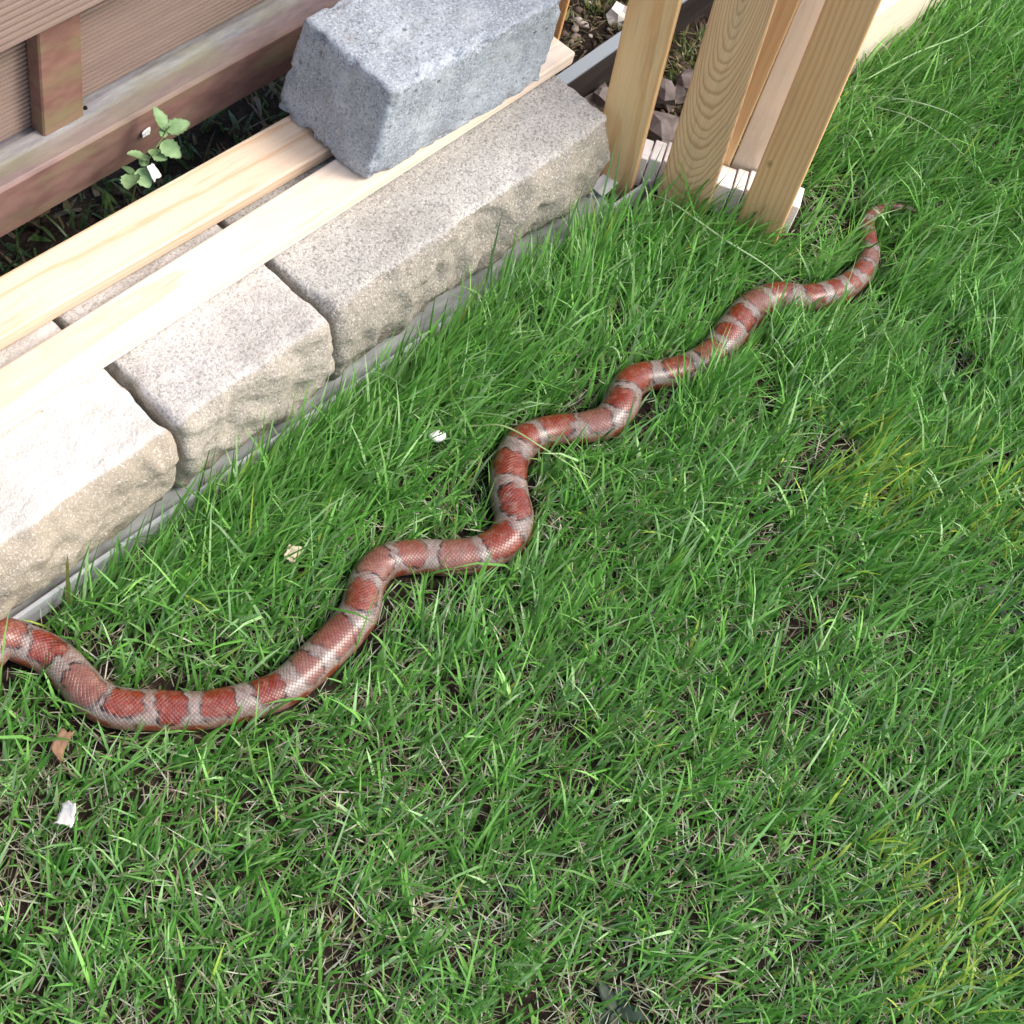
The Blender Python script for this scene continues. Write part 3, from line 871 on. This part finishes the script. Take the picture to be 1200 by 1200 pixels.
def make_grass():
    N = 300000
    x = rng.uniform(-1.15, 1.95, N); y = rng.uniform(-1.25, 0.245, N)
    x[:2600] = rng.normal(0.350, 0.028, 2600); y[:2600] = rng.normal(-0.046, 0.013, 2600)      # thick tuft that half buries the snake
    x[2600:2700] = rng.normal(0.540, 0.012, 100); y[2600:2700] = rng.normal(-0.060, 0.010, 100)
    # clumps: draw points towards tuft centres
    k = rng.random(N) < 0.65
    cell = 0.022
    cx, cy = np.floor(x / cell), np.floor(y / cell)
    hsh = np.sin(cx * 127.1 + cy * 311.7) * 43758.5453; jx = hsh - np.floor(hsh)
    hsh = np.sin(cx * 269.5 + cy * 183.3) * 43758.5453; jy = hsh - np.floor(hsh)
    x = np.where(k, (cx + jx) * cell + rng.normal(0, 0.0042, N), x)
    y = np.where(k, (cy + jy) * cell + rng.normal(0, 0.0042, N), y)
    tuft = jx * 6.2831
    lush = np.clip(0.62 + 0.55 * x + 0.25 * y, 0, 1)                     # poorer turf towards the near left
    lush = np.maximum(lush, np.clip((y - 0.02) / 0.12, 0, 1) * np.clip((x + 0.60) / 0.3, 0.3, 1))
    dn = vnoise(x, y, 20, 21) * 0.35 + vnoise(x, y, 48, 22) * 0.65
    dens = np.clip((dn - 0.22) / 0.26, 0.08, 1) * (0.40 + 0.38 * lush)
    for hx, hy, hr in ((0.618, -0.242, 0.035), (-0.364, -0.471, 0.045), (0.364, -0.499, 0.035), (0.18, -0.30, 0.02), (0.20, -0.44, 0.02), (0.74, 0.06, 0.05), (0.70, 0.02, 0.04), (0.95, 0.08, 0.03), (-0.42, -0.06, 0.022), (-0.55, 0.02, 0.02), (-0.20, -0.20, 0.02), (0.02, -0.12, 0.02), (0.0, -0.52, 0.02), (0.22, 0.06, 0.02), (0.47, 0.215, 0.035), (0.43, 0.215, 0.03), (0.60, -0.10, 0.03), (-0.018, 0.118, 0.020), (-0.262, 0.113, 0.018), (-0.635, 0.041, 0.022), (-0.597, 0.106, 0.020)):
        dens *= 1 - 0.93 * np.exp(-((x - hx) ** 2 + (y - hy) ** 2) / hr ** 2)
    ok = (rng.random(N) < dens) & lawn_ok(x, y)
    d, rr = snake_dist(x, y)
    ok &= d > rr * 0.92
    x, y, lush, tuft, d, rr = (q[ok] for q in (x, y, lush, tuft, d, rr))
    n = len(x)
    wall = np.clip((y - 0.06) / 0.14, 0, 1) * (x < 0.62) * np.clip((x + 0.65) / 0.4, 0.25, 1)
    L = (0.031 + 0.026 * lush) * rng.lognormal(0, 0.36, n) * (1 + 0.55 * wall)
    L = np.clip(L, 0.012, 0.125)
    W = rng.uniform(0.0018, 0.0042, n)
    flow = R(-8) + R(50) * (vnoise(x, y, 4, 31) - 0.5) * 2
    az = np.where(rng.random(n) < 0.30 + 0.42 * lush, flow + rng.normal(0, 0.55, n), np.where(rng.random(n) < 0.5, tuft + rng.normal(0, 0.6, n), rng.uniform(0, 6.2832, n)))
    th0 = np.abs(rng.normal(0.30, 0.26, n)) + 0.10 * (1 - lush)
    bend = np.abs(rng.normal(0.65, 0.45, n)) * (1 + 0.2 * wall)
    # pressed outwards beside the snake
    nearw = np.clip(1 - (d - rr) / 0.03, 0, 1)
    L *= 1 - 0.12 * nearw
    yel = np.exp(-((x - 0.36) ** 2 + (y + 0.27) ** 2) / 0.004) + np.exp(-((x - 0.48) ** 2 + (y + 0.43) ** 2) / 0.004) + np.exp(-((x + 0.07) ** 2 + (y + 0.66) ** 2) / 0.005)
    w = np.stack((0.24 + 0 * x, 0.32 + 0 * x, 0.28 + 0.1 * lush, 0.22 + 0.05 * lush, 0.13 + 0 * x, 0.010 + 0.9 * yel, 0.08 + 0.16 * (1 - lush)), -1)
    col = palette(n, w)
    V, col = blades(x, y, L, W, az, th0, bend, col)
    bad, pierce = occludes(V)
    u_ = rng.random(n)
    keep = ~pierce & (~bad | (u_ < 0.62))
    keep &= ~((V[:, 6, 1] > 0.262) & (V[:, 6, 2] < 0.15) & (V[:, 6, 0] < 0.48))       # nothing grows into the blocks
    V, col = V[keep], col[keep]
    # tall thin blades along the foot of the wall
    m = 420
    tx = rng.uniform(-0.50, 0.40, m); ty = 0.228 - 0.0251 * tx - np.abs(rng.normal(0, 0.016, m))
    kk = rng.random(m) < np.clip(0.35 + tx * 0.9, 0.15, 0.95)
    tx, ty = tx[kk], ty[kk]; m = len(tx)
    Vt, ct = blades(tx, ty, rng.uniform(0.06, 0.125, m), rng.uniform(0.0016, 0.0032, m), rng.normal(R(15), 0.5, m), np.abs(rng.normal(0.12, 0.12, m)), np.abs(rng.normal(0.55, 0.35, m)), palette(m, np.tile((0.2, 0.3, 0.3, 0.25, 0.12, 0.02, 0.1), (m, 1))))
    fine_ = Vt[:, :, 1].max(1) < 0.262
    V, col = np.concatenate((V, Vt[fine_])), np.concatenate((col, ct[fine_]))
    # single long blades: (root, tip, height of the arc, width, colour)
    LB = [((0.150, 0.205), (0.235, 0.262, 0.150), 0.0034, (70, 104, 48)), ((0.175, 0.200), (0.20, 0.245, 0.125), 0.003, (60, 120, 44)),
          ((0.30, 0.205), (0.36, 0.23, 0.14), 0.003, (66, 128, 50)), ((0.39, 0.19), (0.43, 0.235, 0.16), 0.003, (84, 148, 66)),
          ((0.375, 0.20), (0.44, 0.25, 0.17), 0.0028, (110, 160, 96)), ((0.42, 0.185), (0.50, 0.21, 0.14), 0.003, (100, 156, 80)),
          ((-0.47, 0.232), (-0.455, 0.248, 0.095), 0.0045, (110, 112, 50)), ((-0.40, 0.225), (-0.395, 0.24, 0.075), 0.004, (60, 120, 50)),
          ((-0.36, 0.218), (-0.27, 0.20, 0.03), 0.004, (120, 178, 116))]
    VV, CC = [], []
    for (rx, ry), tip, w_, cc in LB:
        root = np.array((rx, ry, float(ground_z(rx, ry)))); tip = np.array(tip)
        side = np.cross(tip - root, np.array(CAM) - root); side /= np.linalg.norm(side)
        b = np.zeros((7, 3))
        for li, tt in enumerate((0, 0.36, 0.7)):
            p = root + (tip - root) * tt + np.array((0, 0, 1)) * 0.016 * math.sin(math.pi * tt)
            b[li * 2] = p - side * w_ * (0.5, 0.5, 0.36)[li]; b[li * 2 + 1] = p + side * w_ * (0.5, 0.5, 0.36)[li]
        b[6] = tip
        VV.append(b); CC.append(lin(cc))
    V = np.concatenate((V, np.array(VV))); col = np.concatenate((col, np.array(CC)))
    g = link('grass', blades_mesh('grass', V, np.clip(col, 0, 1)), M_grass)
    tag(g, 'green uncut lawn grass around the snake', 'grass', None, 'stuff')
    return n

def make_thatch():
    N = 120000
    x = rng.uniform(-1.15, 1.95, N); y = rng.uniform(-1.25, 0.245, N)
    lush = np.clip(0.62 + 0.55 * x + 0.25 * y, 0, 1)
    ok = lawn_ok(x, y) & (rng.random(N) < (0.95 - 0.45 * lush) * (0.35 + 0.9 * vnoise(x, y, 22, 41)))
    d, rr = snake_dist(x, y)
    ok &= d > rr * 0.9
    x, y = x[ok], y[ok]; n = len(x)
    L = rng.uniform(0.012, 0.045, n); W = rng.uniform(0.0008, 0.0019, n)
    az = rng.uniform(0, 6.2832, n)
    th0 = rng.uniform(0.9, 1.55, n); bend = rng.normal(0.1, 0.3, n)
    P = np.array([lin(c) for c in ((164, 152, 130), (140, 126, 102), (204, 198, 180), (104, 90, 74), (128, 134, 100), (190, 196, 174))])
    col = P[rng.integers(0, len(P), n)] * rng.uniform(0.7, 1.15, n)[:, None]
    V, col = blades(x, y, L, W, az, th0, bend, col, z0=ground_z(x, y) + rng.uniform(0.0, 0.014, n))
    bad, pierce = occludes(V)
    keep = ~pierce & ~bad
    keep &= ~((V[:, 6, 1] > 0.262) & (V[:, 6, 0] < 0.48))
    g = link('dry_thatch', blades_mesh('dry_thatch', V[keep], np.clip(col[keep], 0, 1)), M_straw)
    tag(g, 'dry straw and dead grass lying between the green blades', 'thatch', None, 'stuff')
make_grass()
make_thatch()

# single long bleached stalks lying on the lawn
def stalk(pts, w, colr, label):
    P, s = resample(np.array([list(p) + [0.0] for p in pts])[:, :4], 0.004)
    n, m = len(P), 5
    V, F = [], []
    for i in range(n):
        p = Vector(P[i, :3]); tg_ = Vector(P[min(i + 1, n - 1), :3]) - Vector(P[max(i - 1, 0), :3]); tg_.normalize()
        u_ = tg_.cross(Vector((0, 0, 1))).normalized(); w_ = u_.cross(tg_)
        rr = w * (0.5 + 0.5 * math.sin(math.pi * min(1, 0.15 + i / n * 0.9)))
        for k in range(m):
            a_ = 2 * math.pi * k / m
            V.append(p + u_ * math.cos(a_) * rr + w_ * math.sin(a_) * rr * 0.45)
    for i in range(n - 1):
        for k in range(m):
            F.append((i * m + k, i * m + (k + 1) % m, (i + 1) * m + (k + 1) % m, (i + 1) * m + k))
    F += [tuple(range(m))[::-1], tuple(range((n - 1) * m, n * m))]
    me = mesh('grass_stalk', V, F)
    t = NT('stalk'); cc = t.ramp(t.noise(t.coords('Object'), 90, 3), [(0.3, lin4(colr)), (0.8, lin4(tuple(min(255, q + 25) for q in colr)))])
    o = link('grass_stalk', me, t.base(cc, 0.5, 0.4))
    return tag(o, label, 'grass stalk', 'long pale stalks lying on the lawn')
stalk([(0.500, 0.205, 0.045), (0.500, 0.165, 0.058), (0.505, 0.085, 0.058), (0.520, 0.020, 0.052), (0.527, -0.010, 0.042)], 0.0019, (132, 160, 112), 'pale stalk running from the pickets down onto the rear part of the snake')
stalk([(0.030, 0.110, 0.030), (0.055, 0.075, 0.046), (0.068, 0.020, 0.046), (0.090, -0.040, 0.030)], 0.0014, (140, 158, 104), 'thin pale stalk crossing over the middle bend of the snake')
stalk([(0.955, 0.150, 0.035), (1.06, 0.128, 0.05), (1.16, 0.105, 0.05), (1.255, 0.105, 0.04)], 0.0016, (120, 158, 98), 'pale stalk beside the cream beam, in the top right corner of the lawn')
stalk([(0.940, 0.130, 0.03), (0.97, 0.075, 0.045), (1.00, 0.02, 0.045), (1.02, -0.03, 0.03)], 0.0015, (128, 152, 112), 'bleached stalk lying across the grass to the right of the pickets')
stalk([(0.93, 0.110, 0.03), (0.945, 0.06, 0.04), (0.955, 0.0, 0.04), (0.955, -0.06, 0.03)], 0.0013, (140, 154, 122), 'greyish stalk just below another one, to the right of the pickets')

# ================================================================== SMALL THINGS ON THE LAWN
def flake(name, loc, size, colr, label, cat, seed, tilt=(0.3, 0.2, 0.0), curl=0.4):
    """thin curled scrap with thickness"""
    n = 6
    V, F = [], []
    for s_ in (0, 1):
        for i in range(n + 1):
            for j in range(n + 1):
                u_, v_ = i / n - 0.5, j / n - 0.5
                k = 1 + 0.35 * nz((u_ * 2 + seed, v_ * 2, seed), 1.3, 2)
                z = curl * (u_ * u_ * 1.5 - v_ * 0.3 * u_) * size[0] + nz((u_ * 3, v_ * 3, seed), 1.5, 2) * size[0] * 0.10
                V.append((u_ * size[0] * k, v_ * size[1] * k, z + s_ * 0.0012))
    m = (n + 1) ** 2
    for i in range(n):
        for j in range(n):
            a_ = i * (n + 1) + j
            F.append((a_, a_ + 1, a_ + n + 2, a_ + n + 1))
            F.append((m + a_, m + a_ + n + 1, m + a_ + n + 2, m + a_ + 1))
    rim = [i * (n + 1) for i in range(n)] + [n * (n + 1) + j for j in range(n)] + [(n - i) * (n + 1) + n for i in range(n)] + [n - j for j in range(n)]
    for k in range(len(rim)):
        a_, b_ = rim[k], rim[(k + 1) % len(rim)]
        F.append((a_, b_, m + b_, m + a_))
    me = mesh(name, V, F)
    t = NT(name + '_m'); cc = t.ramp(t.noise(t.coords('Object'), 130, 4), [(0.3, lin4(tuple(int(q * 0.82) for q in colr))), (0.7, lin4(colr))])
    t.bump(t.noise(t.coords('Object'), 300, 3), 0.4, 0.001)
    o = link(name, me, t.base(cc, 0.75, 0.3))
    o.location = loc; o.rotation_euler = tilt
    return tag(o, label, cat)
o = link('pebble', lump('pebble', (0.017, 0.024, 0.014), 3, 2, 0.2), NT('white_pebble').base(lin4((240, 238, 232)), 0.7, 0.3)); o.location = (-0.007, 0.124, 0.030); o.rotation_euler = (0.2, 0.1, 0.9)
tag(o, 'small white pebble in the grass left of the middle bend', 'pebble')
flake('wood_chip', (-0.251, 0.119, 0.030), (0.020, 0.016), (232, 214, 186), 'small cream wood chip in the grass above the near curve of the snake', 'wood chip', 5, (0.4, -0.3, 0.5))
flake('petal', (-0.625, 0.047, 0.030), (0.023, 0.018), (250, 246, 240), 'white petal-like scrap on the lawn near the left edge', 'petal', 8, (-0.35, -0.25, 0.6), 0.7)
flake('dry_leaf', (-0.585, 0.112, 0.016), (0.036, 0.013), (150, 118, 92), 'curled tan dry leaf in the grass just below the snake near the left edge', 'dry leaf', 12, (0.5, 0.1, 0.7), 1.1)
flake('wood_chip', (-0.043, 0.5975, 0.172), (0.013, 0.011), (246, 244, 240), 'tiny white chip stuck on the front of the brown fence rail', 'wood chip', 15, (R(90), 0, 0.1), 0.2)

# dark flat weeds in the hollows
def leaf_mesh(name, L, W, fold=0.15, arch=0.25, serr=0.0, n=8, seed=0):
    V, F = [], []
    for i in range(n + 1):
        t_ = i / n
        w = W * 0.5 * math.sin(math.pi * min(1.0, t_ ** 0.75 * 0.97 + 0.015)) ** 0.75
        w *= 1 + serr * (1 if i % 2 else -1)
        z = arch * L * (t_ - t_ * t_) + nz((t_ * 2, seed, 0), 1.5, 2) * L * 0.03
        for s_ in (-1, -0.5, 0, 0.5, 1):
            V.append((t_ * L, s_ * w, z + abs(s_) * w * fold))
    for i in range(n):
        for k in range(4):
            a_ = i * 5 + k
            F.append((a_, a_ + 5, a_ + 6, a_ + 1))
    m = len(V)
    V += [(a_, b_, c_ - 0.0005) for a_, b_, c_ in V]
    F += [tuple(q + m for q in f[::-1]) for f in F]
    rim = [i * 5 for i in range(n + 1)] + [n * 5 + k for k in range(1, 5)] + [i * 5 + 4 for i in range(n - 1, -1, -1)] + [k for k in range(3, 0, -1)]
    for k in range(len(rim)):
        a_, b_ = rim[k], rim[(k + 1) % len(rim)]
        F.append((a_, b_, b_ + m, a_ + m))
    return mesh(name, V, F)
def leaf_mat(name, c0, c1, rough=0.5, trans=0.25):
    t = NT(name)
    cc = t.ramp(t.noise(t.coords('Object'), 70, 4), [(0.3, lin4(c0)), (0.7, lin4(c1))])
    t.bump(t.noise(t.coords('Object', (30, 200, 30)), 1.0, 2), 0.4, 0.001)
    t.base(cc, rough, 0.4)
    tr = t.n('ShaderNodeBsdfTranslucent'); t.l(cc, tr.inputs[0])
    mx = t.n('ShaderNodeMixShader'); mx.inputs[0].default_value = trans
    t.l(t.p.outputs[0], mx.inputs[1]); t.l(tr.outputs[0], mx.inputs[2]); t.l(mx.outputs[0], t.out.inputs['Surface'])
    return t.m
M_weed = leaf_mat('dark_weed_leaf', (36, 52, 38), (58, 76, 60))
def weed(loc, k, L, label, seed):
    w = empty('flat_weed', loc)
    tag(w, label, 'weed', 'dark flat weeds in the hollows of the lawn')
    for i in range(k):
        me = leaf_mesh('leaf', L * (0.8 + 0.4 * ((i * 37 + seed) % 10) / 10), L * 0.42, 0.12, 0.2, 0.0, 8, i + seed)
        o = link('leaf', me, M_weed, w)
        o.rotation_euler = (0.1 * (i % 3 - 1), R(-14 + 8 * ((i * 3 + seed) % 4)), 2 * math.pi * i / k + 0.5 * ((i * 17 + seed) % 7) / 7)
        o.location = (0, 0, 0.002 + 0.001 * i)
weed((0.618, -0.242, -0.008), 5, 0.05, 'dark broad-leaved weed in a hollow near the right edge, level with the middle bend', 2)
weed((-0.364, -0.471, -0.012), 5, 0.040, 'dark broad-leaved weed in the hollow at the bottom edge of the photo', 5)
weed((0.364, -0.499, -0.008), 5, 0.05, 'dark broad-leaved weed at the right edge, below the yellowish grass', 9)

# ================================================================== SPRIG AND GREENERY BEHIND THE PLANKS
M_sprig = leaf_mat('sprig_leaf', (116, 156, 100), (162, 192, 140), 0.6, 0.3)
def tube(name, pts, r0, r1, mat, parent, m=6):
    V, F = [], []
    n = len(pts)
    for i, p in enumerate(pts):
        p = Vector(p); tg_ = Vector(pts[min(i + 1, n - 1)]) - Vector(pts[max(i - 1, 0)]); tg_.normalize()
        u_ = tg_.orthogonal().normalized(); w_ = tg_.cross(u_)
        r_ = r0 + (r1 - r0) * i / (n - 1)
        for k in range(m):
            a_ = 2 * math.pi * k / m
            V.append(p + u_ * math.cos(a_) * r_ + w_ * math.sin(a_) * r_)
    for i in range(n - 1):
        for k in range(m):
            F.append((i * m + k, i * m + (k + 1) % m, (i + 1) * m + (k + 1) % m, (i + 1) * m + k))
    F += [tuple(range(m))[::-1], tuple(range((n - 1) * m, n * m))]
    return link(name, mesh(name, V, F), mat, parent)
sprig = empty('leafy_sprig', (-0.105, 0.560, 0.0))
tag(sprig, 'pale green leafy sprig growing up behind the rear plank', 'plant')
tube('stem', [(0.0, 0.0, -0.01), (0.002, 0.0, 0.09), (0.012, -0.006, 0.165), (0.035, -0.008, 0.195), (0.062, -0.004, 0.215)], 0.0016, 0.0009, leaf_mat('sprig_stem', (96, 120, 70), (130, 150, 96)), sprig)
for (lx, ly, lz, az_, el, L_, W_) in ((0.008, -0.004, 0.172, 215, 5, 0.034, 0.028), (0.014, -0.006, 0.178, 265, -30, 0.030, 0.026), (0.026, -0.008, 0.188, 150, 25, 0.032, 0.026), (0.034, -0.008, 0.192, 290, 0, 0.022, 0.019),
                                     (0.046, -0.008, 0.202, 285, -15, 0.034, 0.026), (0.058, -0.004, 0.210, 345, 5, 0.036, 0.024), (0.058, -0.004, 0.210, 85, 30, 0.038, 0.023), (0.050, -0.006, 0.206, 40, 20, 0.018, 0.013), (0.018, -0.006, 0.180, 20, 15, 0.020, 0.015), (0.038, -0.008, 0.196, 215, 20, 0.022, 0.017), (0.010, -0.004, 0.170, 120, 20, 0.020, 0.016), (0.062, -0.004, 0.216, 220, 40, 0.012, 0.009)):
    o = link('leaf', leaf_mesh('leaf', L_ * 0.82, W_ * 0.84, 0.16, 0.16, 0.09, 10, lx * 100), M_sprig, sprig)
    o.location = (lx, ly, lz); o.rotation_euler = (R(18), R(-el), R(az_))
flake('petal', (-0.082, 0.540, 0.178), (0.012, 0.018), (250, 248, 244), 'tiny white scrap caught at the foot of the leafy sprig', 'petal', 22, (0.9, 0.1, 0.2), 0.3)

def undergrowth():
    """dark low leaves and litter in the slot between wall and fence"""
    n = 1500
    x = rng.uniform(-1.0, 0.50, n); y = rng.uniform(0.515, 0.70, n)
    L = rng.uniform(0.015, 0.06, n); W = rng.uniform(0.003, 0.010, n)
    P = np.array([lin(c) for c in ((54, 92, 38), (70, 104, 44), (88, 74, 54), (110, 92, 70), (44, 76, 34))])
    col = P[rng.integers(0, 5, n)] * rng.uniform(0.6, 1.1, n)[:, None]
    V, col = blades(x, y, L, W, rng.uniform(0, 6.28, n), rng.uniform(0.1, 1.4, n), rng.uniform(0, 1.0, n), col)
    g = link('undergrowth', blades_mesh('undergrowth', V, col), M_grass)
    tag(g, 'dark low leaves and litter in the slot between planks and fence', 'undergrowth', None, 'stuff')
undergrowth()

# ================================================================== SOIL BED BEHIND THE PICKETS
t = NT('bed_stone')
v = t.coords('Object')
c = t.ramp(t.noise(v, 30, 5), [(0.3, lin4((90, 82, 80))), (0.7, lin4((136, 126, 122)))])
t.bump(t.noise(v, 120, 4), 0.5, 0.003)
M_bst = t.base(c, 0.85, 0.25)
for k, (x, y, sx, sy, sz, lb) in enumerate(((0.622, 0.388, 0.050, 0.032, 0.040, 'grey stone wedged between the long wall block and the first picket'),
                                            (0.708, 0.340, 0.060, 0.050, 0.045, 'mauve-grey stone in the soil, left one of two between the pickets'),
                                            (0.760, 0.320, 0.055, 0.050, 0.042, 'mauve-grey stone in the soil, right one of two between the pickets'),
                                            (0.650, 0.290, 0.075, 0.060, 0.034, 'flat grey stone behind the white rail of the picket panel'),
                                            (0.790, 0.480, 0.050, 0.040, 0.035, 'white stone in the bed beyond the dark edging board'))):
    o = link('bed_stone', lump('bed_stone', (sx, sy, sz), k + 30, 2, 0.7), M_bst if k < 4 else NT('white_stone').base(lin4((232, 228, 220)), 0.8, 0.3))
    o.data.polygons.foreach_set('use_smooth', [False] * len(o.data.polygons))
    o.location = (x, y, 0.004); o.rotation_euler = (0.1 * k, 0.05 * k, k * 1.3)
    tag(o, lb, 'stone', 'stones in the soil bed')
def gravel():
    n = 1600
    x = rng.uniform(0.50, 1.7, n); y = rng.uniform(0.245, 0.66, n)
    ok = (np.abs(y - 0.415 - 0.026 * (x - 0.535)) > 0.024) & ~((x < 0.49) & (y < 0.5)) & ~((x > 0.78) & (y < 0.255))
    x, y = x[ok], y[ok]; n = len(x)
    bm = bmesh.new(); bmesh.ops.create_icosphere(bm, subdivisions=1, radius=0.5)
    P0 = np.array([v.co[:] for v in bm.verts]); F0 = np.array([[v.index for v in f.verts] for f in bm.faces]); bm.free()
    m = len(P0)
    size = rng.lognormal(math.log(0.010), 0.45, n).clip(0.003, 0.026)
    sq = np.stack((rng.uniform(0.8, 1.4, n), rng.uniform(0.7, 1.1, n), rng.uniform(0.4, 0.8, n)), -1)
    V = P0[None] * (1 + rng.normal(0, 0.13, (n, m, 1))) * sq[:, None] * size[:, None, None]
    an = rng.uniform(0, 6.28, n); ca, sa = np.cos(an)[:, None], np.sin(an)[:, None]
    V = np.stack((V[..., 0] * ca - V[..., 1] * sa, V[..., 0] * sa + V[..., 1] * ca, V[..., 2]), -1)
    V += np.stack((x, y, ground_z(x, y) + size * 0.15), -1)[:, None]
    F = (F0[None] + (np.arange(n) * m)[:, None, None]).reshape(-1)
    P = np.array([lin(c) for c in ((126, 112, 100), (92, 80, 70), (160, 148, 138), (70, 58, 50), (112, 106, 70), (190, 180, 170))])
    col = np.repeat(P[rng.choice(6, n, p=(0.28, 0.28, 0.14, 0.2, 0.05, 0.05))], m, 0)
    t = NT('gravel'); t.bump(t.noise(t.coords('Object'), 200, 3), 0.5, 0.002); t.base(t.attr(), 0.9, 0.2)
    g = link('gravel', np_mesh('gravel', V.reshape(-1, 3), F, np.full(n * len(F0), 3), False, col), t.m)
    tag(g, 'loose brown soil crumbs and gravel in the bed behind the pickets', 'gravel', None, 'stuff')
gravel()
def bed_moss():
    n = 900
    cx = np.array([(0.80, 0.36), (0.76, 0.345), (0.84, 0.37), (0.92, 0.50), (0.80, 0.52)])
    i = rng.integers(0, 5, n)
    x = cx[i, 0] + rng.normal(0, 0.022, n); y = cx[i, 1] + rng.normal(0, 0.016, n)
    P = np.array([lin(c) for c in ((120, 118, 62), (92, 104, 50), (140, 128, 84), (84, 120, 44))])
    V, col = blades(x, y, rng.uniform(0.008, 0.028, n), rng.uniform(0.0015, 0.005, n), rng.uniform(0, 6.28, n), rng.uniform(0.1, 1.3, n), rng.uniform(0, 0.8, n), P[rng.integers(0, 4, n)] * rng.uniform(0.7, 1.1, n)[:, None])
    g = link('moss', blades_mesh('moss', V, col), M_grass)
    tag(g, 'olive moss tufts on the soil between the pickets', 'moss', None, 'stuff')
bed_moss()

def bed_litter():
    n = 2600
    x = rng.uniform(0.50, 1.3, n); y = rng.uniform(0.25, 0.62, n)
    ok = np.abs(y - 0.415 - 0.026 * (x - 0.535)) > 0.03
    x, y = x[ok], y[ok]; n = len(x)
    P = np.array([lin(c) for c in ((120, 98, 74), (86, 68, 52), (150, 132, 106), (62, 50, 40), (108, 104, 62))])
    V, col = blades(x, y, rng.uniform(0.006, 0.030, n), rng.uniform(0.0012, 0.005, n), rng.uniform(0, 6.28, n), rng.uniform(1.0, 1.6, n), rng.normal(0, 0.3, n), P[rng.integers(0, 5, n)] * rng.uniform(0.6, 1.1, n)[:, None], z0=ground_z(x, y) + rng.uniform(0.0, 0.010, n))
    g = link('dead_litter', blades_mesh('dead_litter', V, col), M_straw)
    tag(g, 'brown dead litter scattered over the bed behind the pickets', 'litter', None, 'stuff')
bed_litter()
